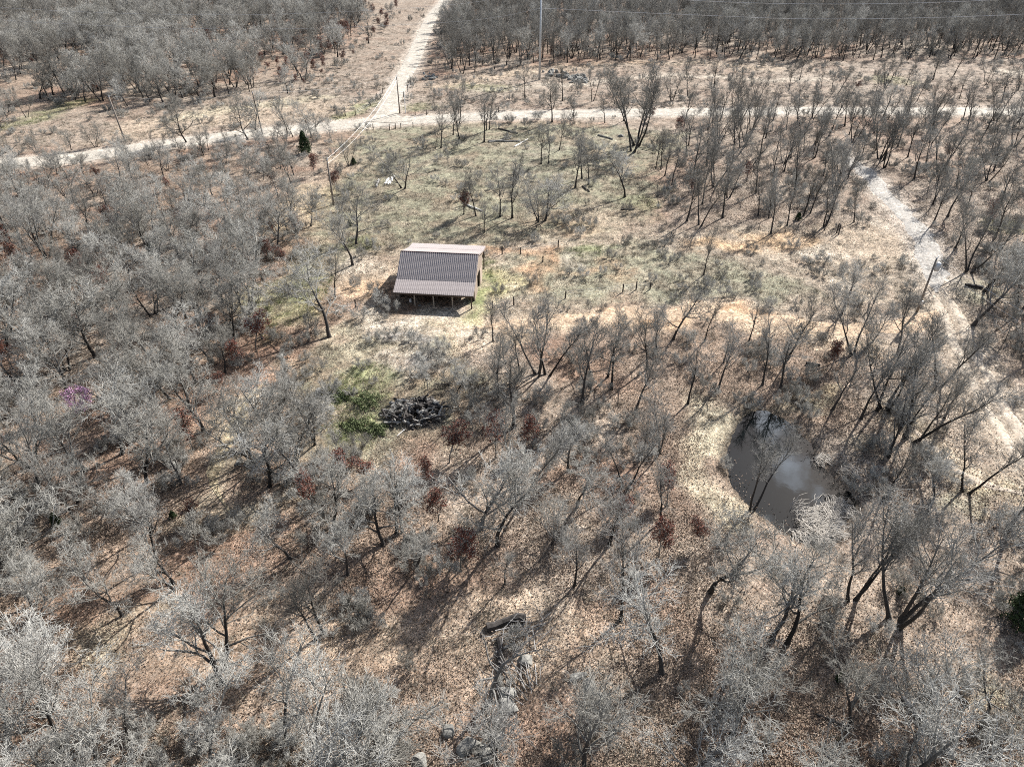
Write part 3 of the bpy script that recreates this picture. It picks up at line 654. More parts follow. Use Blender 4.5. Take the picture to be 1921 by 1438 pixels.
# ---- hand-placed trees: (base x, base y, top y, kind, variant or None)
HAND = [
 (692,82,10,'oak',2),(1037,205,155,'oak',1),(1155,196,138,'slim',4),(1170,195,140,'slim',1),(1180,196,142,'slim',0),(1112,190,120,'slim',5),(816,208,160,'slim',2),
 (827,278,190,'slim',0),(817,279,232,'slim',1),(850,253,175,'slim',2),(862,262,175,'slim',3),(908,267,165,'slim',0),(912,245,180,'slim',1),(918,243,165,'slim',2),
 (841,313,272,'sapling',0),(757,353,262,'oak',6),(1015,308,225,'slim',1),(1029,307,225,'slim',2),(1049,282,205,'slim',3),(1079,352,240,'slim',0),(1092,335,235,'slim',1),
 (1104,346,262,'slim',2),(1172,370,268,'oak',2),(1187,285,115,'slim',5),(1195,273,120,'slim',4),(1077,233,175,'slim',2),(1230,317,240,'slim',1),(1240,318,235,'slim',0),(1247,330,245,'slim',3),
 (1260,347,250,'slim',2),(870,402,335,'slim',3),(893,405,310,'slim',1),(938,407,300,'slim',0),(961,409,290,'slim',2),(972,337,280,'slim',1),(908,437,372,'slim',0),
 (1010,415,328,'oak',6),(1022,414,325,'oak',3),(1235,385,330,'slim',3),(655,310,255,'slim',4),(662,497,378,'oak',2),(668,458,350,'oak',4),(618,632,470,'oak',4),(628,560,450,'slim',1),
 (1288,415,290,'slim',0),(1313,423,300,'slim',5),(1423,405,312,'slim',1),(1442,410,330,'slim',3),(1477,423,332,'slim',0),(1520,400,300,'slim',2),(1507,405,310,'slim',3),(1547,425,325,'slim',5),
 (1602,417,338,'slim',1),(1320,515,418,'slim',3),(1457,283,212,'slim',0),(1470,307,225,'slim',4),(1483,297,220,'slim',2),(1450,227,152,'slim',1),(1508,283,215,'slim',3),(1527,297,210,'slim',5),
 (1650,298,190,'slim',4),(1657,301,195,'slim',2),(1703,295,200,'slim',0),(1740,250,175,'slim',1),(1747,252,170,'slim',3),(1750,383,290,'slim',5),(1777,407,290,'oak',2),(1540,167,120,'slim',2),
 (1560,172,118,'slim',0),(1575,172,120,'oak',4),(1595,227,165,'slim',3),(1283,237,150,'slim',1),(1292,273,185,'slim',0),(1337,230,150,'slim',2),(1348,228,140,'slim',5),(1390,277,190,'slim',4),
 (1377,247,160,'slim',3),(1570,350,262,'slim',5),(1590,335,250,'slim',1),(1545,330,250,'slim',2),(1615,300,225,'slim',0),
 (1577,592,488,'oak',1),(1825,610,462,'oak',4),(1707,826,640,'slim',5),(1725,826,690,'slim',1),(1697,815,680,'slim',2),(1690,804,700,'slim',3),(1660,767,600,'slim',4),(1645,770,600,'slim',0),
 (1667,752,640,'slim',1),(1615,785,650,'slim',2),(1562,767,650,'slim',3),(1652,942,815,'slim',1),(1745,950,845,'oak',2),(1465,728,590,'slim',0),(1430,722,585,'slim',2),(1885,640,560,'sapling',0),
 (1410,958,815,'slim',5),(1010,702,560,'slim',4),(1027,703,565,'slim',5),(975,700,600,'slim',1),(1107,700,600,'slim',3),(1147,730,590,'slim',0),(1140,707,585,'slim',2),(1215,692,560,'slim',1),
 (1262,637,520,'oak',0),(1230,660,560,'slim',3),(1290,757,640,'slim',2),(1237,848,740,'slim',5),(1203,860,760,'slim',0),(1067,883,800,'oak',3),(903,990,830,'oak',0),(933,1023,850,'oak',2),
 (720,1023,880,'oak',1),(743,1000,870,'oak',3),(755,998,880,'slim',2),(1143,1020,880,'slim',1),(1240,980,870,'slim',3),(1077,1100,990,'slim',0),(947,1097,1020,'slim',2),(803,730,665,'sapling',1),
 (797,733,680,'sapling',0),(425,1251,1080,'oak',4),(418,1281,1110,'oak',1),(607,1186,1040,'slim',0),(593,1198,1070,'slim',3),(83,1315,1190,'oak',3),(230,1155,1040,'oak',0),(540,1391,1240,'oak',2),
 (920,1318,1190,'snag',0),(1597,1125,950,'slim',5),(1610,1118,960,'slim',1),(1680,1168,950,'slim',4),(1690,1160,960,'slim',0),(1447,1200,1050,'oak',1),(1477,1208,1050,'oak',4),(1363,1278,1150,'oak',0),
 (1377,1375,1220,'oak',3),(1587,1368,1240,'oak',2),(330,618,500,'oak',0),(350,597,490,'oak',2),(373,610,500,'oak',4),(432,605,530,'oak',1),(180,670,540,'oak',3),(250,657,560,'oak',0),
 (440,777,705,'oak',2),(423,700,620,'oak',4),(537,725,670,'sapling',1),(160,880,740,'oak',1),(505,912,790,'oak',3),(460,830,770,'sapling',0),(925,640,560,'slim',3),(932,700,615,'slim',0),
 (1105,590,560,'sapling',0),(1160,640,575,'slim',3),(1405,640,560,'slim',1),(1357,680,600,'slim',0),(1322,640,555,'slim',2),
 (480,660,590,'russet',0),(505,492,450,'russet',1),(470,515,470,'russet',0),(455,560,520,'russet',1),(842,868,800,'russet',0),(800,915,860,'russet',1),(700,900,850,'russet',0),(640,905,850,'russet',1),
 (590,960,900,'russet',0),(30,500,455,'russet',1),(450,690,640,'russet',1),(360,990,950,'russet',0),(870,400,350,'russet',0),(1560,690,640,'russet',1),(1000,840,780,'russet',1),(930,860,790,'russet',0),
 (1250,950,890,'russet',0),(1165,980,930,'russet',1),(620,360,320,'russet',0),(560,445,400,'russet',1),(590,330,290,'russet',1),(1600,172,150,'russet',0),(540,500,460,'russet',0),
 (640,80,45,'russet',0),(600,100,70,'russet',1),(575,120,92,'russet',0),(560,95,65,'russet',1),(620,60,35,'russet',0),(655,75,40,'russet',1),(590,140,112,'russet',1),(610,125,100,'russet',0),(545,125,95,'russet',0),
 (660,40,12,'russet',1),(700,35,8,'russet',0),(380,95,60,'russet',0),(395,88,55,'russet',1),(720,60,35,'russet',0),(745,20,0,'russet',1),(530,150,125,'russet',1),(640,120,95,'russet',0),
 (163,785,728,'redbud',0),
 (700,640,605,'brush',0),(735,632,600,'brush',1),(775,640,605,'brush',0),(800,665,630,'brush',1),(820,690,655,'brush',0),(755,700,680,'brush',1),(680,690,660,'brush',1),(660,740,715,'brush',0),
 (850,720,670,'brush',1),(870,770,700,'brush',0),(900,800,740,'brush',1),(830,655,620,'brush',1),(1440,395,360,'brush',0),(790,275,255,'brush',1),(1010,225,205,'brush',0),(640,365,345,'brush',1),
 (700,720,700,'brush',0),(590,800,760,'brush',1),(1165,985,930,'brush',0),(900,630,600,'brush',0),
]
trees = []     # x, y, z, kind, variant, height, hand
def kind_of(k): return k
g = random.Random(31)
RB = W([(470,70),(640,5),(750,0),(712,70),(640,130),(560,165),(440,160)]); n_ = 0
while n_ < 75:
    px, py = g.uniform(440, 750), g.uniform(2, 165); f_ = flat(px, py)
    if float(sdf_poly(np.array([f_[0]]), np.array([f_[1]]), RB)[0]) < 0:
        HAND.append((px, py, py - g.uniform(9, 22), 'russet' if g.random() < .65 else 'brush', g.randrange(2))); n_ += 1
for bx, by, ty, k, v in HAND:
    if k == 'brush' and by > 600: ty = by - (by - ty) * .6
    b = G(bx, by); trees.append([b.x, b.y, b.z, k, v, min(17, height_for(b, ty)), True])

# ---- woodland fill
CLEAR = [W(q) for q in [
 [(560,330),(640,248),(740,236),(1050,232),(1262,236),(1275,330),(1262,420),(1330,440),(1500,446),(1600,430),(1650,385),(1760,450),(1800,560),(1790,640),(1600,660),(1420,680),(1150,665),(950,670),(900,655),(895,700),(850,720),(850,800),(700,850),(600,840),(550,780),(545,720),(620,655),(500,610),(470,560),(560,500),(585,420),(548,400)],
 [(0,232),(190,212),(400,182),(560,150),(640,110),(690,0),(720,-80),(880,-80),(842,0),(800,70),(765,165),(745,222),(600,234),(300,262),(0,290)],
 [(745,165),(830,140),(960,126),(1180,116),(1921,112),(2300,112),(2300,205),(740,216)],
 [(1300,780),(1380,760),(1480,760),(1610,850),(1670,960),(1660,1150),(1380,1160),(1350,1000),(1300,940)],
 [(150,1240),(260,1150),(440,1060),(640,1080),(660,1240),(620,1330),(330,1400),(200,1400)],
 [(700,1080),(1000,1080),(1180,1180),(1200,1400),(760,1420),(690,1200)],
 [(1600,1010),(1760,1000),(1921,1050),(1921,1330),(1700,1330),(1600,1180)],
 [(380,840),(440,760),(520,740),(500,830),(440,900),(470,950),(600,960),(560,1020),(430,1010),(380,940)],
 [(700,780),(860,780),(850,900),(760,930),(640,900)],
 [(-300,215),(0,232),(0,290),(-300,330)],
 [(1560,440),(1640,330),(1700,340),(1760,440),(1810,540),(1921,680),(2300,900),(2200,1000),(1921,960),(1840,950),(1740,850),(1800,790),(1740,700),(1700,600)],
]]
GLADES = [(325,672,58,34),(470,955,85,60),(405,860,30,50),(440,800,30,40),(215,1190,95,50),(780,1130,150,55),(1720,1220,130,60),(1090,1290,150,90),(600,1300,90,60),(330,1330,110,60),(520,1390,80,40),(1000,1200,70,60),
          (1640,1010,60,60),(120,205,90,15),(560,640,60,50),(840,900,50,30),(1150,850,60,30),(980,1380,90,60),(560,1240,60,40),(1320,860,45,70),(660,1130,80,40),(1540,1150,60,50),(1280,240,30,20),
          (160,815,45,48),(573,305,28,18),(1800,1080,60,40),(1560,720,80,30),(1400,500,10,10)]
GL = []
for cx, cy3, rx, ry in GLADES:
    a = flat(cx, cy3); b = flat(cx + rx, cy3); u = flat(cx, cy3 - ry); l = flat(cx, cy3 + ry); GL.append((a[0], a[1], abs(b[0] - a[0]), abs(u[1] - l[1]) / 2))
SPARSE = W([(1262,225),(1921,215),(2200,215),(2200,700),(1860,640),(1780,440),(1680,330),(1640,430),(1300,440)])
def clear_of(x, y):
    d = min(float(sdf_poly(np.array([x]), np.array([y]), q)[0]) for q in CLEAR)
    d = min(d, float(sdf_poly(np.array([x]), np.array([y]), POND)[0]) - .8)
    d = min(d, float(sdf_line(np.array([x]), np.array([y]), ROAD[::3])[0]) - 5, float(sdf_line(np.array([x]), np.array([y]), TRAIL[::3])[0]) - 3, float(sdf_line(np.array([x]), np.array([y]), BRANCH[::3])[0]) - 4)
    for gx, gy, rx, ry in GL: d = min(d, (math.hypot((x - gx) / rx, (y - gy) / ry) - 1) * min(rx, ry))
    return d
cells = {}
def cell_ok(x, y, r):
    cx, cy3 = int(x // 4), int(y // 4)
    for i in range(-3, 4):
        for j in range(-3, 4):
            for (a, b, rr) in cells.get((cx + i, cy3 + j), ()):
                if (a - x) ** 2 + (b - y) ** 2 < (.5 * (r + rr)) ** 2: return False
    return True
def cell_add(x, y, r): cells.setdefault((int(x // 4), int(y // 4)), []).append((x, y, r))
for tr in trees: cell_add(tr[0], tr[1], {'russet': 1.6, 'sapling': 1.4, 'brush': 1.2}.get(tr[3], 3.0))
rng = np.random.default_rng(11)
N_TRY = 70000
yy = 13 + (470 - 13) * rng.uniform(0, 1, N_TRY) ** 1.0
xx = rng.uniform(-1, 1, N_TRY) * (yy * .67 + 26)
sdc = np.minimum.reduce([sdf_poly(xx, yy, q) for q in CLEAR] + [sdf_poly(xx, yy, POND) - .8, sdf_line(xx, yy, ROAD[::3]) - 5, sdf_line(xx, yy, TRAIL[::3]) - 3, sdf_line(xx, yy, TRAIL2[::3]) - 3, sdf_line(xx, yy, TRAIL3[::3]) - 1.5, sdf_line(xx, yy, BRANCH[::3]) - 9, sdf_line(xx, yy, PATH[::3]) - 2.2])
for gx, gy, rx, ry in GL: sdc = np.minimum(sdc, (np.hypot((xx - gx) / rx, (yy - gy) / ry) - 1) * min(rx, ry))
sps = sdf_poly(xx, yy, SPARSE)
sdc = sdc + np.where(yy > 175, (fbm(xx * .09, yy * .09, 55, 3) - .5) * 12, (fbm(xx * .2, yy * .2, 56, 3) - .5) * 3)
hzz = hgt(xx, yy); dens = fbm(xx * .06, yy * .06, 77, 3)
for i in range(N_TRY):
    if sdc[i] < .4: continue
    x, y = xx[i], yy[i]
    px, py = proj(x, y, 0)
    left = px < 900 - (py - 700) * .25 if py > 250 else px < 700
    r = 2.75 if left else 4.1
    if sps[i] < 0: r = 5.2
    if y > 175: r = 3.5 if px > 800 else 3.2
    if y < 60 and not left: r = 4.3
    r *= 1.25 - .55 * dens[i] + .05
    if y > 170 and px < 760 and fbm(x * .05 + 3, y * .05, 205, 3) < .40: continue
    near_road = 100 < y < 165 and px < 640
    if near_road: r = 3.3
    if not cell_ok(x, y, r): continue
    u = rng.uniform()
    if left or (py > 1000): k = 'oak' if u < .72 else ('slim' if u < .82 else ('sapling' if u < .92 else 'russet'))
    else: k = 'slim' if u < .78 else ('oak' if u < .88 else ('sapling' if u < .96 else 'russet'))
    if py < 112 and px > 780: k = 'slim' if u < .7 else 'oak'
    if py < 225 and px < 700: k = 'oak' if u < .62 else ('slim' if u < .8 else ('sapling' if u < .93 else 'russet'))
    if k == 'oak': h = rng.uniform(4.9, 9.3) * (1.18 if y > 175 else 1)
    elif k == 'slim': h = rng.uniform(7.0, 10.8) * (1.08 if y > 175 else 1)
    elif k == 'sapling': h = rng.uniform(3.2, 5.4)
    else: h = rng.uniform(2.4, 4.4)
    if near_road: h *= .55 if y > 125 else .72
    cell_add(x, y, r if k in ('oak', 'slim') else r * .75)
    trees.append([x, y, float(hzz[i]), k, None, h, False])
# scattered trees in the open parts
for (px, py) in [(1290,180),(1340,165),(1420,190),(1480,170),(1500,150),(1640,185),(1700,160),(1750,150),(1800,185),(1850,160),(1880,190),(1910,170),(1660,165),(1720,190),(480,245),(540,252),(585,258),(350,268),(465,262),(1375,195),
                 (1260,190),(985,185),(1055,190),(30,150),(1790,140),(540,175)]:
    b = G(px, py); k = 'slim' if px > 700 else 'oak'; trees.append([b.x, b.y, b.z, k, None, rng.uniform(6, 9.5), False])

# ---- split: which stay things of their own, which belong to the far mass
def vis(tr):
    px, py = proj(tr[0], tr[1], tr[2] + tr[5] * .75); return -60 < px < 1981 and -40 < py < 1470
def size(tr):
    return tr[5] / math.sqrt(tr[0] ** 2 + tr[1] ** 2 + CAM_H ** 2)
LIMIT = {'oak': 300, 'slim': 300, 'sapling': 120, 'russet': 180, 'brush': 80, 'snag': 5, 'redbud': 2}
chosen = []; rest = []
for k, lim in LIMIT.items():
    L = [t_ for t_ in trees if t_[3] == k]
    L.sort(key=lambda t_: (-(t_[6]) if True else 0, not vis(t_), -size(t_)))
    nin = [t_ for t_ in L if vis(t_)]
    chosen += [(k, t_) for t_ in nin[:lim]]; rest += nin[lim:] + [t_ for t_ in L if not vis(t_)]

# ---- labels that single out one tree: size and look, then rank from the nearest landmark on one side of it
def ordinal(n):
    one = ['', 'first', 'second', 'third', 'fourth', 'fifth', 'sixth', 'seventh', 'eighth', 'ninth', 'tenth', 'eleventh', 'twelfth', 'thirteenth', 'fourteenth', 'fifteenth', 'sixteenth', 'seventeenth', 'eighteenth', 'nineteenth']
    tens = ['', '', 'twenty', 'thirty', 'forty', 'fifty', 'sixty', 'seventy', 'eighty', 'ninety']
    tord = ['', '', 'twentieth', 'thirtieth', 'fortieth', 'fiftieth', 'sixtieth', 'seventieth', 'eightieth', 'ninetieth']
    if n < 20: return one[n]
    return tord[n // 10] if n % 10 == 0 else tens[n // 10] + '-' + one[n % 10]
LM = {'the barn': (820,530), 'the pond': (1470,880), 'the burn pile': (778,775), 'the pink redbud': (160,768), 'the transformer pole': (1720,585), 'the tall steel pole': (1012,150),
      'the road junction': (722,224), 'the grey stone slabs': (318,678), 'the big pale boulder': (985,1235), 'the dead snag': (920,1318), 'the roadside cedar': (573,278), 'the dark cedar': (1910,1150),
      'the pale sand patch': (1548,477), 'the lone field oak': (692,82), 'the leaning roadside pole': (235,265), 'the green brush clump': (688,750), 'the bare clay bank': (1640,440),
      'the clearing pole': (626,378), 'the rock row': (1070,138)}
LMW = {k: flat(*v) for k, v in LM.items()}
SIDE = ['beyond', 'right of', 'in front of', 'left of']
WORD = {'oak': 'twiggy grey oak', 'slim': 'slim dark-trunked tree', 'sapling': 'thin bare sapling', 'russet': 'russet-leaved young oak', 'brush': 'low bare bush', 'snag': 'bleached dead snag', 'redbud': 'redbud in pink bloom'}
buckets = {}
for k, t_ in chosen:
    best = min(LMW, key=lambda n: (LMW[n][0] - t_[0]) ** 2 + (LMW[n][1] - t_[1]) ** 2)
    dx, dy = t_[0] - LMW[best][0], t_[1] - LMW[best][1]
    side = int(((math.degrees(math.atan2(dx, dy)) + 45) % 360) // 90)
    buckets.setdefault((k, best, side), []).append((math.hypot(dx, dy), t_))
LABEL = {}
for (k, best, side), L in buckets.items():
    L.sort(key=lambda q: q[0])
    for i, (d, t_) in enumerate(L):
        s = {'oak': ('low', 'tall', 7.4), 'slim': ('shortish', 'lofty', 8.6)}.get(k)
        adj = (s[1] if t_[5] > s[2] else s[0]) + ' ' if s else ''
        LABEL[id(t_)] = f"{adj}{WORD[k]}, {ordinal(i + 1)} closest to {best}, {SIDE[side]} it"
NAME = {'oak': 'bare_oak', 'slim': 'slender_tree', 'sapling': 'sapling', 'russet': 'russet_oak', 'brush': 'bare_bush', 'snag': 'dead_tree', 'redbud': 'redbud_tree'}
CAT = {'oak': 'oak tree', 'slim': 'woodland tree', 'sapling': 'sapling', 'russet': 'young oak', 'brush': 'bush', 'snag': 'dead tree', 'redbud': 'redbud tree'}
GRP = {'oak': 'bare grey oaks of the woodland', 'slim': 'slender dark-trunked trees', 'sapling': 'thin saplings', 'russet': 'young oaks holding russet leaves', 'brush': 'low bare bushes'}
rng = np.random.default_rng(5)
for k, t_ in chosen:
    x, y, z, _, v, h, hand = t_
    if v is None: v = int(rng.integers(0, len(VAR[k])))
    tm, cm, H0, _s = VAR[k][v]
    s = h / H0
    root = link(NAME[k], None, None, (x, y, z)); sw = s * rng.uniform(.95, 1.2)
    if h / H0 > 1.5: sw = s * .75
    if h / H0 < .6: sw = s * 1.15
    root.scale = (sw, sw, s)
    root.rotation_euler = (rng.normal(0, .035), rng.normal(0, .035), rng.uniform(0, 6.28))
    if hand and 1405 < proj(x, y, z)[0] < 1415: root.rotation_euler = (-.28, .30, 0)
    tag(root, LABEL[id(t_)], CAT[k], GRP.get(k))
    link('trunk', tm, root); link('crown', cm, root)

# ---- the far woods: one mass of the same trees, placed by geometry nodes
def scatter(name, pts, rots, scales, which, sources, kind='stuff'):
    """one object: points with rot/scale/which attributes, instancing the given (list of lists of) meshes"""
    me = bpy.data.meshes.new(name); me.vertices.add(len(pts)); me.vertices.foreach_set('co', np.asarray(pts, np.float32).ravel())
    for nm, tp, arr, key in (('rot', 'FLOAT_VECTOR', rots, 'vector'), ('scl', 'FLOAT_VECTOR', scales, 'vector'), ('which', 'INT', which, 'value')):
        a = me.attributes.new(nm, tp, 'POINT'); a.data.foreach_set(key, np.asarray(arr, np.int32 if tp == 'INT' else np.float32).ravel())
    o = link(name, me)
    ng = bpy.data.node_groups.new(name, 'GeometryNodeTree')
    ng.interface.new_socket('Geometry', in_out='INPUT', socket_type='NodeSocketGeometry'); ng.interface.new_socket('Geometry', in_out='OUTPUT', socket_type='NodeSocketGeometry')
    gi = ng.nodes.new('NodeGroupInput'); go = ng.nodes.new('NodeGroupOutput'); L = ng.links
    iop = ng.nodes.new('GeometryNodeInstanceOnPoints'); iop.inputs['Pick Instance'].default_value = True
    g2i = ng.nodes.new('GeometryNodeGeometryToInstance')
    for src in reversed(sources):
        ins = []
        for so in src:
            oi = ng.nodes.new('GeometryNodeObjectInfo'); oi.inputs['Object'].default_value = so; oi.transform_space = 'ORIGINAL'; ins.append(oi.outputs['Geometry'])
        if len(ins) > 1:
            j = ng.nodes.new('GeometryNodeJoinGeometry')
            for q in ins: L.new(q, j.inputs[0])
            g = j.outputs[0]
        else: g = ins[0]
        one = ng.nodes.new('GeometryNodeGeometryToInstance'); L.new(g, one.inputs[0])
        src_out = one.outputs[0]
        if 'jn' not in locals(): jn = ng.nodes.new('GeometryNodeJoinGeometry')
        L.new(src_out, jn.inputs[0])
    def attr(nm, tp):
        a = ng.nodes.new('GeometryNodeInputNamedAttribute'); a.data_type = tp; a.inputs['Name'].default_value = nm; return a.outputs['Attribute']
    L.new(gi.outputs[0], iop.inputs['Points']); L.new(jn.outputs[0], iop.inputs['Instance'])
    L.new(attr('which', 'INT'), iop.inputs['Instance Index'])
    e2r = ng.nodes.new('FunctionNodeEulerToRotation'); L.new(attr('rot', 'FLOAT_VECTOR'), e2r.inputs[0]); L.new(e2r.outputs[0], iop.inputs['Rotation'])
    L.new(attr('scl', 'FLOAT_VECTOR'), iop.inputs['Scale'])
    L.new(iop.outputs[0], go.inputs[0])
    md = o.modifiers.new('scatter', 'NODES'); md.node_group = ng
    tag(o, kind=kind); return o

def src_objs(meshes, nm):
    return [bpy.data.objects.new(nm, m_) for m_ in meshes]
order = []; idx_of = {}
for k in VAR:
    for v, (tm, cm, H0, _s) in enumerate(VAR[k]):
        idx_of[(k, v)] = len(order); order.append(src_objs([tm, cm], 'far_tree_source'))
pts, rots, scs, wh = [], [], [], []
for t_ in rest:
    x, y, z, k, v, h, hand = t_
    if v is None: v = int(rng.integers(0, len(VAR[k])))
    s = h / VAR[k][v][2]; pts.append((x, y, z)); rots.append((rng.normal(0, .04), rng.normal(0, .04), rng.uniform(0, 6.28)))
    sw = s * rng.uniform(.9, 1.2); scs.append((sw, sw, s)); wh.append(idx_of[(k, v)])
o = scatter('far_woodland', pts, rots, scs, wh, order)
tag(o, 'mass of bare grey trees filling the farther woodland', 'woodland')

# ---- undergrowth, grass tufts and litter
def tuft_mesh(name, mat, n, L, r, seed, width=.012):
    g = np.random.default_rng(seed)
    base = np.stack([g.normal(0, r, n), g.normal(0, r, n), np.full(n, -.03)], -1)
    az = g.uniform(0, 6.28, n); tl = g.uniform(.15, 1.1, n); l = L * g.uniform(.5, 1.2, n)
    tip = base + np.stack([np.cos(az) * np.sin(tl) * l, np.sin(az) * np.sin(tl) * l, np.cos(tl) * l + .02], -1)
    sd2 = np.stack([-np.sin(az), np.cos(az), np.zeros(n)], -1) * width
    V = np.stack([base - sd2, base + sd2, tip], 1).reshape(-1, 3)
    return mesh_np(name, V, None, np.arange(n * 3).reshape(-1, 3), mats=[mat])
def leaf_patch(name, mat, n, rad, size, seed):
    g = np.random.default_rng(seed)
    p_ = np.stack([g.normal(0, rad, n), g.normal(0, rad, n), np.abs(g.normal(.03, .05, n))], -1)
    V, Qq = leaf_cloud(g, p_, n, size, .01); return mesh_np(name, V, Qq, mats=[mat])
tufts = [src_objs([tuft_mesh('tuft', M_grass, 34, .42, .16, 1, .014)], 'tuft_source'), src_objs([tuft_mesh('tuft', M_grass, 30, .3, .22, 2, .016)], 'tuft_source'),
         src_objs([tuft_mesh('tuft', M_grassg, 34, .26, .2, 3, .016)], 'tuft_source'),
         src_objs([leaf_patch('litter', M_litter, 70, .6, .036, 4)], 'litter_source'),
         src_objs([VAR['brush'][0][0], VAR['brush'][0][1]], 'twig_source'), src_objs([VAR['brush'][1][0], VAR['brush'][1][1]], 'twig_source')]
rng = np.random.default_rng(21)
def field(n, power=1.3, ymax=230):
    y = 16 + (ymax - 16) * rng.uniform(0, 1, n) ** power; x = rng.uniform(-1, 1, n) * (y * .66 + 22); return x, y
def keep_off(x, y, m=0):
    d = np.minimum.reduce([sdf_poly(x, y, POND), sdf_line(x, y, LANE[::3]) - 1.6, sdf_line(x, y, PATH[::3]) - .8, sdf_line(x, y, TRAIL2[::3]) - 1.8, sdf_line(x, y, ROAD[::3]) - 3.6, sdf_line(x, y, TRAIL[::3]) - 1.5, sdf_line(x, y, BRANCH[::3]) - 2.5, (np.hypot((x + 8.8) / 6.5, (y - 80) / 9) - 1) * 5])
    return d > m
def scatter_field(name, n, choices, weightf, smin, smax, label, cat, power=1.3, ymax=230):
    x, y = field(n, power, ymax); ok = keep_off(x, y) & (rng.uniform(0, 1, n) < weightf(x, y)); x, y = x[ok], y[ok]; m_ = len(x)
    z = hgt(x, y); s = rng.uniform(smin, smax, m_)
    w_ = np.array(choices)[rng.integers(0, len(choices), m_)]; s = np.where(w_ >= 4, s * .38 if smin > .5 else s, s)
    o = scatter(name, np.stack([x, y, z], -1), np.stack([x * 0, x * 0, rng.uniform(0, 6.28, m_)], -1), np.stack([s, s, s * rng.uniform(.7, 1.2, m_)], -1), w_, tufts)
    tag(o, label, cat); return o
grassy = [W(q[-1]) if q[0] != 'ell' else None for q in SOIL if q[0] == 'poly' and q[1] in (OLIVE,)]
def w_grass(x, y):
    d = np.minimum.reduce([sdf_poly(x, y, q) for q in grassy] + [sdf_poly(x, y, CLEAR[1]), sdf_poly(x, y, CLEAR[2])])
    return np.where(d < 0, 1.0, .25) * smooth(.3, .6, fbm(x * .3, y * .3, 5, 3))
scatter_field('dry_grass', 42000, [0, 1, 1], w_grass, .6, 1.5, 'dry tan grass tufts over the clearings', 'grass')
def w_tuss(x, y):
    d = np.minimum.reduce([sdf_poly(x, y, CLEAR[1]), sdf_poly(x, y, CLEAR[2]), sdf_poly(x, y, CLEAR[0])])
    return np.where(d < 0, 1.0, 0.3) * smooth(.35, .62, fbm(x * .14, y * .14, 6, 3))
scatter_field('grass_tussocks', 26000, [0, 0, 1, 1, 1, 1, 4], w_tuss, .7, 1.6, 'rough dry tussocks and weed stalks across the open clearings', 'rough grass', .8, 330)
def w_green(x, y):
    w_ = np.zeros(len(x))
    for kind, c, st, *rest_ in SOIL:
        if c != GRN: continue
        if kind == 'ell':
            cx, cy3, rx, ry = rest_[1]; a = flat(cx, cy3); b = flat(cx + rx, cy3); u = flat(cx, cy3 - ry); l = flat(cx, cy3 + ry)
            d = np.hypot((x - a[0]) / abs(b[0] - a[0]), (y - a[1]) / (abs(u[1] - l[1]) / 2)); w_ = np.maximum(w_, st * smooth(1.2, .6, d))
        elif kind == 'line': w_ = np.maximum(w_, st * smooth(rest_[0] * 1.3, rest_[0] * .6, sdf_line(x, y, W(rest_[2]))))
    return w_
scatter_field('green_grass', 90000, [2], w_green, .6, 1.4, 'fresh green grass tufts in patches', 'grass', 1.0, 200)
scatter_field('leaf_litter', 45000, [3], lambda x, y: smooth(.25, .6, fbm(x * .2, y * .2, 15, 3)) * (1 - .7 * (np.minimum.reduce([sdf_poly(x, y, q) for q in CLEAR]) < 0)), .8, 1.8, 'curled brown oak leaves drifted over the forest floor', 'leaf litter', 1.5, 130)
scatter_field('undergrowth', 8500, [4, 5], lambda x, y: smooth(.42, .68, fbm(x * .12, y * .12, 25, 3)) * (.12 + .88 * (np.minimum.reduce([sdf_poly(x, y, q) for q in CLEAR]) > 0)), .3, .75, 'low grey twiggy undergrowth between the trees', 'undergrowth', 1.2, 330)
# reeds and fallen brush at the pond's near right end
rx_ = []; 
x, y = [], []
RE = [W(q, WATER_Z) for q in ([(1500,935),(1550,925),(1580,945),(1590,985),(1570,1020),(1530,1010),(1470,1005),(1440,985),(1460,965)], [(1530,850),(1560,860),(1590,890),(1560,905),(1530,880)])]
def reed_mesh(seed, n=26):
    g_ = np.random.default_rng(seed); az = g_.normal(0, .38, n); L_ = g_.uniform(.8, 1.9, n); b_ = np.stack([g_.normal(0, .3, n), g_.normal(0, .45, n), np.zeros(n)], -1)
    d_ = np.stack([np.cos(az), np.sin(az), np.zeros(n)], -1); sd_ = np.stack([-np.sin(az), np.cos(az), np.zeros(n)], -1) * .022
    m1 = b_ + d_ * L_[:, None] * .45 + np.array([0, 0, 1]) * g_.uniform(.25, .65, (n, 1)); m2 = b_ + d_ * L_[:, None] + np.array([0, 0, 1]) * g_.uniform(.05, .3, (n, 1)) + sd_ * g_.normal(0, 6, (n, 1))
    V_ = np.stack([b_ - sd_, b_ + sd_, m1 + sd_, m1 - sd_, m2 + sd_ * .3, m2 - sd_ * .3], 1).reshape(-1, 3); i0 = np.arange(n)[:, None] * 6
    return mesh_np('reed', V_, np.concatenate([i0 + [0, 1, 2, 3], i0 + [3, 2, 4, 5]]), mats=[M_reed])
reed_src = [src_objs([reed_mesh(8)], 'reed_source'), src_objs([reed_mesh(9)], 'reed_source')]
for q in RE:
    qa = np.array(q); lo, hi = qa.min(0), qa.max(0); n = int((hi - lo).prod() * 4)
    a = rng.uniform(lo[0], hi[0], n); b = rng.uniform(lo[1], hi[1], n); okk = (sdf_poly(a, b, q) < 0) & (fbm(a * .8, b * .8, 33, 2) > .5); x += list(a[okk]); y += list(b[okk])
x = np.array(x); y = np.array(y); n = len(x)
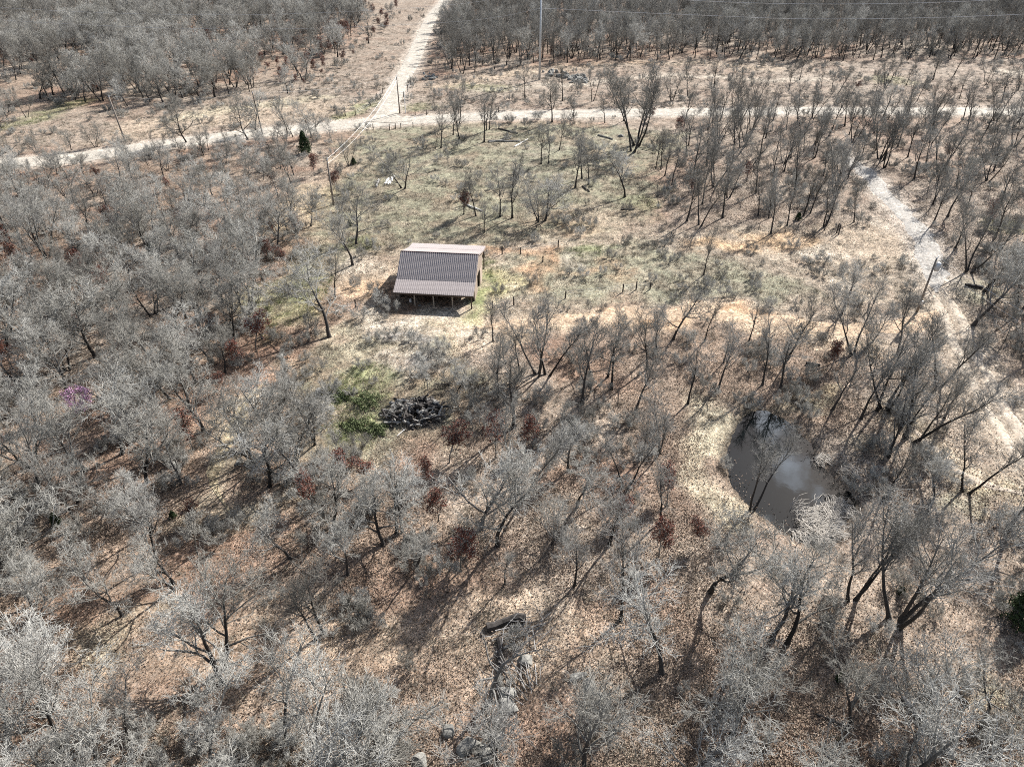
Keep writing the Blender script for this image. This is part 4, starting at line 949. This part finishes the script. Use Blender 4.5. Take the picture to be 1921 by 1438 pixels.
o = scatter('pond_reeds', np.stack([x, y, np.maximum(hgt(x, y), WATER_Z)], -1), np.stack([rng.normal(0, .1, n), rng.normal(0, .12, n), -.5 + 3.4 * (fbm(x * .35, y * .35, 61, 2) - .5) + rng.normal(0, .3, n)], -1), np.stack([rng.uniform(.6, 1.1, n)] * 3, -1), rng.integers(0, 2, n), reed_src)
tag(o, 'flattened bleached reeds at the near end of the pond', 'reeds')

# ---- cedars and green brush
for px, py, ty, v, lab in [(573,288,246,0,'dark green cedar at the woods edge below the gravel road'),(1910,1165,1100,0,'dark green cedar at the right edge of the woods'),(1497,412,398,1,'small cedar among slim trees in the clearing'),
                           (165,500,478,1,'small cedar in the dense grey woods left of the barn'),(108,985,962,0,'small cedar in the lower left woods'),(325,970,958,1,'tiny cedar under the oaks, lower left'),
                           (285,475,455,1,'low dark cedar in the grey woods above the stone slabs'),(1690,1112,1100,1,'small cedar at the foot of the paired slim trunks'),(1572,1275,1262,0,'small cedar in the lower right woods'),
                           (664,308,296,1,'small dark cedar beside the clump of slim trees'),(655,425,414,1,'very small cedar beside the pair of trees left of the barn')]:
    b = G(px, py); h = height_for(b, ty); root = link('cedar_tree', None, None, b); s = h / (4.0 if v == 0 else 3.2); root.scale = (s, s, s); root.rotation_euler = (0, 0, px)
    tag(root, lab, 'cedar tree'); link('trunk', CEDTR, root); link('crown', CEDAR[v], root)
def bush_mesh(seed, n, rad, h, mat):
    g = np.random.default_rng(seed); u = g.normal(0, 1, (n, 3)); u /= np.linalg.norm(u, axis=1, keepdims=True); u[:, 2] = np.abs(u[:, 2])
    r = g.uniform(.4, 1, (n, 1)) ** .5 * (1 + .35 * np.sin(u[:, :1] * 6 + u[:, 1:2] * 5)); p_ = u * r * np.array([rad, rad, h])
    V, Qq = leaf_cloud(g, p_, n, .07, .03); return mesh_np('green_bush', V, Qq, mats=[mat])
for i, (px, py, rad, h, lab) in enumerate([(688,755,1.7,1.3,'rounded green bush beside the charred log pile'),(665,800,1.5,.7,'low green bush below the grey branch pile'),(705,808,1.3,.7,'low yellow-green bush in front of the charred log pile'),(640,745,1.2,.6,'low green bush between the branch pile and the round green bush')]):
    o = link('green_bush', bush_mesh(i, 2600, rad * .8, h * .6, M_green), None, G(px, py)); tag(o, lab, 'bush')

# ------------------------------------------------------------------ barn
BL = Vector((-14.199, 76.602, 0)); BR = Vector((-4.817, 75.636, 0))
ux = (BR - BL).normalized(); ang = math.atan2(ux.y, ux.x); LEN = (BR - BL).length
barn = link('barn', None, None, BL, ang)
tag(barn, 'open-sided pole barn with brown ribbed metal roof and tan siding', 'barn')
PROF = [(-.05, 1.78), (2.05, 2.56), (5.2, 4.78), (9.05, 3.55), (11.4, 3.12)]
def roof_pt(s):
    for (a, ha), (b, hb) in zip(PROF, PROF[1:]):
        if s <= b: return ha + (hb - ha) * (s - a) / (b - a)
    return PROF[-1][1]
npan = 10; pw_ = (LEN + .3) / npan
for j, ((a, ha), (b, hb)) in enumerate(zip(PROF, PROF[1:])):
    d = Vector((0, b - a, hb - ha)).normalized(); nrm = Vector((0, -d.z, d.y)); Ls = math.hypot(b - a, hb - ha)
    if j in (0,): Ls += .06
    m = MB(); prof = []; k = 4; rw = pw_ / k
    for q in range(k):
        x0 = q * rw; prof += [(x0, 0), (x0 + rw * .36, 0), (x0 + rw * .43, .02), (x0 + rw * .57, .02), (x0 + rw * .64, 0)]
    prof.append((pw_, 0))
    P = []
    for (x, h) in prof: P.append((x, 0, 0)); P[-1] = Vector((x, 0, 0)) + nrm * (h + .03)
    nP = len(P); top = [p_ + d * Ls for p_ in P]; und = [Vector((0, 0, 0)), Vector((pw_ - .004, 0, 0)), Vector((pw_ - .004, 0, 0)) + d * Ls, d * Ls]
    F = [(i, i + 1, nP + i + 1, nP + i) for i in range(nP - 1)]
    m.poly(P + top + und, F + [(2 * nP, 2 * nP + 3, 2 * nP + 2, 2 * nP + 1), (0, 2 * nP, 2 * nP + 1, nP - 1), (nP, 2 * nP - 1, 2 * nP + 2, 2 * nP + 3)])
    me = m.mesh('roof_panel', M_roof)
    for i in range(npan):
        o = link('roof_panel', me, barn, (-.15 + i * pw_, a, ha + .02 * (j % 2)))
rc = MB(); rc.poly([(-.18, 5.02, 4.70), (-.18, 5.2, 4.87), (-.18, 5.4, 4.75), (LEN + .18, 5.02, 4.70), (LEN + .18, 5.2, 4.87), (LEN + .18, 5.4, 4.75)], [(0, 3, 4, 1), (1, 4, 5, 2), (0, 1, 2), (3, 5, 4), (0, 2, 5, 3)])
rc.build('ridge_cap', simple_mat('ridge_steel', (0.09, 0.05, 0.048), .1, 2, .45), barn)
fz = MB(); fz.box((-.16, -.11, 1.60), (LEN + .16, -.07, 1.77)); fz.build('eave_board', M_dark, barn)
for sx in (-.17, LEN + .15):
    g = MB()
    for (a, ha), (b, hb) in zip(PROF, PROF[1:]): g.poly([(sx, a, ha - .16), (sx + .03, a, ha - .16), (sx + .03, a, ha + .05), (sx, a, ha + .05), (sx, b, hb - .16), (sx + .03, b, hb - .16), (sx + .03, b, hb + .05), (sx, b, hb + .05)],
        [(0,1,2,3),(4,7,6,5),(0,4,5,1),(1,5,6,2),(2,6,7,3),(3,7,4,0)])
    g.build('gable_trim', M_roof, barn)
for i in range(5):
    m = MB(); m.box((-.07, -.07, -.3), (.07, .07, 1.62)); m.build('post', M_dark if i in (0, 4) else M_timber, barn, (.08 + i * (LEN - .16) / 4, .08, 0))
for i in range(5):
    m = MB(); m.box((-.08, -.08, -.3), (.08, .08, 2.3)); m.build('post', M_dark, barn, (.08 + i * (LEN - .16) / 4, 2.15, 0))
def gable(x, holes):
    """ribbed siding in vertical boards with a gap for the doorway"""
    n = 26; y0, y1 = 2.3, 9.0; w = (y1 - y0) / n
    for i in range(n):
        a = y0 + i * w; b = a + w - .012; lo = 0.0
        for (h0, h1, hz) in holes:
            if h0 <= (a + b) / 2 <= h1: lo = hz
        m = MB(); off = .02 * (i % 2)
        ta, tb = roof_pt(a) - .05, roof_pt(b) - .05
        P = [(x - .02 - 0, a, lo), (x + .02 + off, a, lo), (x + .02 + off, b, lo), (x - .02, b, lo), (x - .02, a, ta), (x + .02 + off, a, ta), (x + .02 + off, b, tb), (x - .02, b, tb)]
        m.poly(P, [(0,3,2,1),(4,5,6,7),(0,1,5,4),(1,2,6,5),(2,3,7,6),(3,0,4,7)])
        m.build('siding_board', M_wall, barn)
gable(LEN - .02, [(4.5, 6.2, 2.2)]); gable(.02, [(4.5, 6.2, 2.2)])
for y0, h in ((9.02, 3.4), (2.25, 2.45)):
    n = 30; w = LEN / n
    if y0 < 3: continue
    for i in range(n):
        m = MB(); off = .02 * (i % 2); m.box((0, 0, 0), (w - .012, .03 + off, h)); m.build('siding_board', M_wall, barn, (i * w, y0, 0))
for i in range(5):
    m = MB(); m.box((-.07, -.07, -.3), (.07, .07, 2.95)); m.build('post', M_dark, barn, (.08 + i * (LEN - .16) / 4, 11.2, 0))
for j, s in enumerate((.1, 2.1, 5.2, 9.0, 11.2)):
    m = MB(); m.box((0, -.05, -.14), (LEN, .05, 0)); m.build('beam', M_timber, barn, (0, s, roof_pt(s) - .06))
# pale door leaf folded open on the right wall
m = MB(); m.box((0, 0, 0), (.06, 1.3, 2.1)); m.build('door', M_wall, barn, (LEN + .08, 6.3, .08))
# things lying under the lean-to
bk = MB(); bk.tube([(0, 0, 0), (0, 0, .32)], [.13, .16], 12); o = bk.build('bucket', M_white, None, G(770, 566)); tag(o, 'round white bucket under the open front of the barn', 'bucket')
for px, py, s, lab in [(787,573,.2,'pale stone on the dark floor left of the middle barn post'),(838,580,.16,'small pale stone between the barn posts near the right end'),(845,586,.12,'smallest pale stone at the shadow edge of the barn')]:
    m = MB(); m.box((-s, -s * .7, -.05), (s, s * .7, s * .6)); 
    me = m.mesh('stone', M_rock); o = link('stone', me, None, G(px, py)); md = o.modifiers.new('b', 'BEVEL'); md.width = s * .25; md.segments = 2; o.rotation_euler = (.1, .1, px); tag(o, lab, 'stone')

# ------------------------------------------------------------------ rocks
def rock_mesh(seed, sub=3):
    import bmesh
    bm = bmesh.new(); bmesh.ops.create_icosphere(bm, subdivisions=sub, radius=1.0); g = random.Random(seed)
    cuts = [(Vector((g.gauss(0, 1), g.gauss(0, 1), g.gauss(0, .8))).normalized(), g.uniform(.5, .85)) for _ in range(11)]
    for v in bm.verts:
        for nrm, d in cuts:
            q = v.co.dot(nrm)
            if q > d: v.co -= nrm * (q - d) * .95
        v.co += v.co.normalized() * float(fbm(np.array(v.co.x * 3 + seed), np.array(v.co.y * 3 + v.co.z * 2), seed, 2) - .5) * .16
    me = bpy.data.meshes.new('boulder'); bm.to_mesh(me); bm.free(); me.materials.append(M_rock); return me
ROCKS = [rock_mesh(i) for i in range(5)]
def rock(px, py, sx, sy, sz, lab, i=0, group=None, cat='boulder', name='boulder', tilt=.1):
    b = G(px, py); o = link(name, ROCKS[i % 5], None, (b.x, b.y, b.z + sz * .12)); o.scale = (sx, sy, sz); o.rotation_euler = (tilt, -tilt, px * 1.7); tag(o, lab, cat, group); return o
rock(985,1238,.7,.55,.4,'big pale boulder beside the fallen dead tree',0)
rock(840,1372,.5,.65,.4,'pale upright boulder with a dark side left of the thin broken trunk',1)
rock(953,1322,.9,.7,.3,'mossy yellow-grey ledge in front of the dead snag',2)
rock(948,1300,.8,.6,.35,'smaller mossy block behind the ledge by the dead snag',3)
rock(880,1400,.9,.7,.5,'dark lichen-covered boulder near the bottom edge, left one of a pair',3)
rock(912,1412,.8,.6,.5,'dark lichen-covered boulder near the bottom edge, right one of a pair',4)
rock(1108,1290,.8,.6,.2,'flat grey stone slab flush with the leaf litter',1)
rock(1085,1270,.8,.4,.2,'narrow pale slab behind the flat grey stone slab',2)
rock(1122,1305,.5,.5,.2,'small grey slab in front of the flat grey stone slab',0)
rock(788,1432,.6,.6,.5,'small pale boulder cut by the bottom edge of the view',4)
rock(312,665,1.5,.5,.25,'long grey stone slab, uppermost of the slabs in the bare patch',0)
rock(314,680,.8,.45,.25,'middle pale stone slab in the bare patch of the left woods',2)
rock(320,692,1.1,.5,.3,'lowest and brightest stone slab in the bare patch of the left woods',1)
rock(302,690,.6,.35,.2,'small stone slab left of the brightest slab',3)
rock(448,867,.55,.3,.25,'lone white stone beside the grassy track',2)
rock(1164,256,.9,.6,.35,'pale round boulder among slim trees below the road',0)
rock(598,735,.7,.5,.3,'pale yellow stone above the grey branch pile, larger one',1); rock(606,745,.5,.4,.25,'pale yellow stone above the grey branch pile, smaller one',4)
rock(470,828,.45,.3,.2,'small stone among brown leaves beside the track',1)
rock(1680,498,.4,.3,.2,'small grey stone by the trail',1) if False else None
g = random.Random(4)
for i in range(46):
    f = i / 45; px = 1022 + f * 70 + g.uniform(-6, 6); py = 140 + 14 * f ** 2 * (1 if f > .5 else .2) + g.uniform(-5, 4)
    if g.random() < .3: px = 1085 + g.uniform(-14, 14); py = 148 + g.uniform(-8, 9)
    rock(px, py, g.uniform(.5, 1.4), g.uniform(.4, .9), g.uniform(.3, .8), 'grey rock in the long heap of rocks beyond the road, right of the steel pole', i, 'rocks heaped beyond the road', 'rock', 'rock', g.uniform(-.3, .3))
for i in range(14):
    px = 803 + g.uniform(-9, 14); py = 143 + g.uniform(-6, 7)
    rock(px, py, g.uniform(.4, 1.1), g.uniform(.3, .7), g.uniform(.3, .6), 'grey rock in the small heap right of the branch road', i, 'rocks heaped by the branch road', 'rock', 'rock', g.uniform(-.3, .3))

# ------------------------------------------------------------------ logs, burn pile, branch piles
def log_mesh(seed, L, r, mat, k=8):
    g = random.Random(seed); n = 6; pts = [(L * (i / (n - 1) - .5), g.uniform(-1, 1) * r * .5, g.uniform(-.5, .5) * r * .4) for i in range(n)]
    m = MB(); m.tube(pts, [r * g.uniform(.8, 1.15) * (1 - .25 * i / n) for i in range(n)], k)
    if L > 1.2:
        a = g.uniform(-.2, .3) * L; m.tube([(a, 0, 0), (a + .12 * L, g.choice((-1, 1)) * .16 * L, .1 * L)], [r * .4, r * .15], 5)
    return m.mesh('log', mat)
def log(p0, p1, r, mat, lab, cat='log', seed=0, group=None, dz=0.0, name='log'):
    a, b = G(*p0), G(*p1); mid = (a + b) / 2; d = b - a; me = log_mesh(seed, d.length, r, mat)
    o = link(name, me, None, mid + Vector((0, 0, r * .7 + dz))); o.rotation_euler = (0, -math.asin(max(-1, min(1, d.z / d.length))), math.atan2(d.y, d.x)); tag(o, lab, cat, group); return o
log((706,351),(711,338),.17,M_birch,'bleached log lying apart, left of the three parallel logs',seed=1)
log((722,346),(731,334),.17,M_birch,'bleached log, left one of three parallel logs',seed=2)
log((727,347),(736,333),.16,M_birch,'bleached log, middle one of three parallel logs',seed=3)
log((731,346),(740,331),.15,M_birch,'bleached log, right one of three parallel logs',seed=4)
log((916,266),(975,266),.2,M_log,'long grey log lying level, rear one by the roadside meadow',seed=5)
log((918,268),(958,261),.16,M_log,'pale crossed log touching the long level grey log',seed=6)
log((935,242),(972,251),.18,M_char,'dark fallen trunk just below the gravel road',seed=7)
log((965,276),(990,262),.14,M_birch,'thin pale log right of the long level grey log',seed=8)
log((1122,254),(1150,262),.18,M_log,'grey log between slim trees below the gravel road',seed=9)
log((1165,394),(1190,393),.16,M_char,'dark short log right of the pale-limbed tree',seed=10)
log((1092,350),(1106,360),.14,M_char,'dark short log at the foot of three slim trees',seed=11)
log((872,383),(905,397),.14,M_birch,'pale thin log among slim trees above the barn',seed=12)
log((1512,683),(1538,686),.2,M_char,'curved dark log on litter between pond and dirt track',seed=13)
log((1810,536),(1843,541),.25,M_char,'thick dark log right of the transformer pole',seed=14)
log((915,1183),(985,1160),.34,M_char,'large dark fallen trunk with its root end to the left',seed=15)
log((930,1225),(965,1205),.10,M_dead,'thin grey fallen stem right of the snag',seed=16)
log((936,1200),(938,1300),.22,M_char,'dark broken trunk standing behind the dead snag, lying towards the view',seed=17)
log((933,1350),(936,1400),.16,M_dead,'pale peeled trunk section in front of the mossy ledge',seed=18)
log((1580,1360),(1530,1340),.12,M_char,'thin dark pole lying on litter, lower right',seed=19)
log((1690,1310),(1790,1420),.18,M_dead,'long grey fallen trunk running to the lower right corner',seed=20)
log((745,818),(760,805),.06,M_birch,'thin pale pole leaning below the charred log pile',seed=21)
log((303,203),(320,200),.3,M_char,'dark log at the far woods edge, upper left',seed=22)
log((845,722),(815,722),.14,M_char,'dark log at the right rear of the charred log pile',seed=23)
log((640,742),(672,738),.10,M_char,'thin dark log in the green grass above the round green bush',seed=24)
cmesh = [log_mesh(50 + i, L, r, M_char) for i, (L, r) in enumerate([(2.4, .16), (1.6, .2), (3.2, .14), (1.1, .24), (.8, .28)])]
lmesh = [log_mesh(70 + i, L, r, M_log) for i, (L, r) in enumerate([(2.0, .12), (1.2, .16), (.7, .2)])]
g = random.Random(9); c0 = G(778, 775)
for i in range(120):
    a = g.uniform(0, 6.28); q = math.sqrt(g.random()); x = c0.x + math.cos(a) * q * 3.0; y = c0.y + math.sin(a) * q * 2.3
    hh = max(0, (1 - q) * .95 + .1) * g.uniform(.2, 1); pale = g.random() < .42
    me = g.choice(lmesh if pale else cmesh); o = link('log', me, None, (x, y, float(hgt(x, y)) + .1 + hh)); o.rotation_euler = (g.uniform(0, 6), g.gauss(0, .35), g.gauss(.0, .9))
    o.scale = (g.uniform(.6, 1.0),) * 3
    if pale: tag(o, 'grey short log or stump tossed in the charred burn pile', 'log', 'grey logs of the burn pile')
    else: tag(o, 'charred black log heaped in the burn pile', 'log', 'charred logs of the burn pile')
bmesh_ = [log_mesh(90 + i, L, r, M_dead, 5) for i, (L, r) in enumerate([(1.6, .028), (1.1, .022), (2.1, .035)])]
def branch_pile(px, py, n, rx, ry, rot, lab, grp):
    c = G(px, py)
    for i in range(n):
        x = c.x + g.gauss(0, rx); y = c.y + g.gauss(0, ry)
        o = link('branch', g.choice(bmesh_), None, (x, y, float(hgt(x, y)) + .12 + g.random() * .35)); o.rotation_euler = (g.uniform(0, 6), g.gauss(0, .2), rot + g.gauss(0, .35)); tag(o, lab, 'branch', grp)
branch_pile(585, 762, 55, 1.4, .9, -.45, 'bleached branch in the heap left of the green grass', 'branches heaped left of the green grass')
branch_pile(975, 1185, 30, .8, .5, .6, 'bare branch of the dead top beside the big dark fallen trunk', 'dead branches beside the big fallen trunk')
branch_pile(965, 1275, 42, .75, .9, -.9, 'grey dead branch tangled right of the dead snag', 'dead branches right of the snag')
branch_pile(1420, 128, 20, 3.0, 1.0, .1, 'pale branch in the brush line beyond the far lane', 'brush line beyond the far lane')
branch_pile(1680, 132, 26, 2.4, 1.2, .4, 'branch in the brush heap of the far clearing', 'brush heap in the far clearing')

# ------------------------------------------------------------------ fences
def fence(name, posts, lab, hgt_=1.15, wires=True, r=.09, pmat=None):
    P = [G(*q) for q in posts]; root = link(name, None, None, P[0]); tag(root, lab, 'fence')
    gg = random.Random(len(posts) * 7 + int(posts[0][0]))
    for q in P:
        m = MB(); h = hgt_ * gg.uniform(.88, 1.12); m.tube([(0, 0, -.3), (gg.gauss(0, .04), gg.gauss(0, .04), h)], [r, r * .9], 7); m.build('post', pmat or M_post, root, q - P[0])
    if wires:
        for h in (.35, .7, 1.0):
            m = MB()
            for a, b in zip(P, P[1:]): m.tube([a - P[0] + Vector((0, 0, h)), (a + b) / 2 - P[0] + Vector((0, 0, h - .03)), b - P[0] + Vector((0, 0, h))], .006, 3, False)
            m.build('wire', M_steel, root)
fence('fence', [(668,575),(790,622),(924,578),(964,572),(1056,562),(1168,548),(1193,544),(1219,543)] if False else [(924,578),(964,572),(1060,560),(1168,548),(1193,544),(1219,543)], 'wire fence of dark posts right of the barn front')
fence('fence', [(942,477),(976,477),(1047,465)], 'short run of dark posts behind the right rear corner of the barn')
fence('fence', [(1547,432),(1569,437),(1573,440)], 'three dark posts at the edge of the bare bank', 1.5, False)
fence('fence', [(1607,582),(1627,585)], 'pair of dark posts behind the broad tree above the pond', 1.2, False)
fence('fence', [(648,218),(667,216),(695,199),(708,186),(718,175)], 'roadside fence left of the branch road mouth', 1.3)
fence('fence', [(779,216),(800,216),(860,214),(935,212)], 'roadside fence right of the branch road mouth', 1.2)
fence('fence', [(700,243),(731,245),(742,242),(752,241),(775,240)], 'low fence along the near side of the gravel road', 1.2)
fence('fence', [(757,182),(765,172),(770,160)], 'short fence right of the branch road', 1.4)
fence('fence_post', [(668,577)], 'single dark fence post left of the barn front', 1.2, False)
fence('fence_post', [(1018,492)], 'single leaning post on orange soil right of the barn', 1.0, False)
gp = G(761, 213); m = MB(); m.tube([(0, 0, -.2), (0, 0, 4.6)], .09, 8); o = m.build('gate_post', M_white, None, gp); tag(o, 'tall white gate post right of the branch road mouth', 'post')

# ------------------------------------------------------------------ poles and power lines
def pole(px, py, h, lab, r=.14, mat=M_pole, arm=False, lean=None, transformer=False, name='utility_pole'):
    b = G(px, py); root = link(name, None, None, b)
    tag(root, lab, 'utility pole'); m = MB(); top = Vector((lean[0], lean[1], h)) if lean else Vector((0, 0, h))
    m.tube([(0, 0, -.5), top * .5, top], [r * 1.25, r, r * .8], 10); m.build('pole', mat, root, smoothed=True)
    c = MB(); c.tube([top, top + Vector((0, 0, .12))], [r * .85, r * .4], 10); c.build('cap', M_steel, root)
    i_ = MB(); i_.tube([top + Vector((.1, 0, .02)), top + Vector((.1, 0, .3))], [.05, .07], 8); i_.build('insulator', M_white, root)
    if arm:
        a = MB(); a.box((-1.2, -.06, h - .75), (1.2, .06, h - .6)); a.build('crossarm', mat, root)
    if transformer:
        t3 = MB(); t3.tube([top * .78 + Vector((.42, -.05, 0)), top * .78 + Vector((.42, -.05, .2)), top * .78 + Vector((.42, -.05, .95)), top * .78 + Vector((.42, -.05, 1.05))], [.24, .28, .28, .16], 14); t3.build('transformer', M_steel, root, smoothed=True)
        bx = MB(); bx.box((-.16, -.3, 1.1), (.16, -.14, 1.6)); bx.build('meter_box', M_steel, root)
        b2 = MB(); b2.box((0, -.1, top.z * .78 + .4), (.2, 0, top.z * .78 + .55)); b2.build('bracket', M_steel, root)
    return b, b + top
pT = pole(1720, 585, 7.0, 'utility pole with grey transformer and meter box beside the trail', r=.12, transformer=True)
pB = pole(626, 384, 7.2, 'wooden pole without crossarm in the clearing left of the barn', r=.13)
pJ = pole(750, 213, 7.8, 'wooden pole at the mouth of the branch road', r=.13)
pL = pole(235, 265, 8.3, 'wooden pole leaning above the left woods beside the gravel road', r=.15, lean=(-1.0, .8))
pM = pole(493, 253, 8.0, 'thin dark pole beside the gravel road among bare trees', r=.10, mat=M_post, lean=(-.6, .5))
pS = pole(1012, 150, 22.5, 'very tall pale steel transmission pole beyond the gravel road', r=.26, mat=M_steel, name='transmission_pole')
def wire(pts, r, lab, sag=0.0, name='power_line'):
    pts = [Vector(q) for q in pts]; P = []
    for a, b in zip(pts, pts[1:]):
        n = 14; L = (b - a).length
        for i in range(n): t_ = i / n; P.append(a.lerp(b, t_) - Vector((0, 0, 4 * sag * t_ * (1 - t_))))
    P.append(pts[-1]); m = MB(); o0 = P[0]; m.tube([q - o0 for q in P], r, 4, False); o = m.build(name, M_wire, None, o0); tag(o, lab, 'power line'); return o
base = pS[0]
def sp3(P, n=10): return [Vector(q) for q in smooth_line(P, n)]
w1 = sp3([(base.x, base.y, 16.9), (45, 197.7, 15.6), (79, 196, 14.9), (125, 193.7, 16.3), (170, 191.5, 20)])
w2 = sp3([(base.x, base.y, 21.5), (42, 197.8, 18.9), (78.4, 196, 18.2), (118.6, 194, 19.4), (170, 191.5, 23)])
wire(w1, .035, 'lower bright conductor running right from the steel pole'); wire(w2, .035, 'upper bright conductor running right from the steel pole')
w3 = sp3([(base.x, base.y, 16.9), (-15, 200.7, 13.6), (-73, 203.6, 11.5), (-140, 207, 13.5), (-220, 211, 19)])
w4 = sp3([(base.x, base.y, 21.5), (-15, 200.7, 17.5), (-73, 203.6, 14.8), (-140, 207, 16.5), (-220, 211, 23)])
wire(w3, .022, 'lower conductor running left from the steel pole over the woods'); wire(w4, .022, 'upper conductor running left from the steel pole over the woods')
wl = sp3([tuple(pL[1]), (-105, 170, 7.2), (-150, 190, 9)])
wire([pB[1] + Vector((.1, 0, .2)), pJ[1] + Vector((.1, 0, .2))], .012, 'service wire from the clearing pole to the junction pole', 1.2)
wire([pB[1] + Vector((.1, 0, -.5)), pJ[1] + Vector((.1, 0, -.6))], .011, 'lower service wire from the clearing pole to the junction pole', 1.5)
e = G(2060, 830); wire([pT[1] + Vector((.1, 0, .2)), Vector((e.x + 4, e.y - 6, 7.2))], .012, 'service wire from the transformer pole to the lower right, outer one', .9)
wire([pT[1] + Vector((.3, 0, -.8)), Vector((e.x + 3, e.y - 6.5, 6.3))], .011, 'service wire from the transformer pole to the lower right, inner one', .9)
wire([pJ[1] + Vector((.1, 0, .2)), pM[1] + Vector((.1, 0, .2))], .012, 'thin wire between the junction pole and the thin dark pole', 1.0)
wire([pM[1] + Vector((.1, 0, .2)), pL[1] + Vector((.1, 0, .2))], .012, 'thin wire between the thin dark pole and the leaning pole', 1.0)
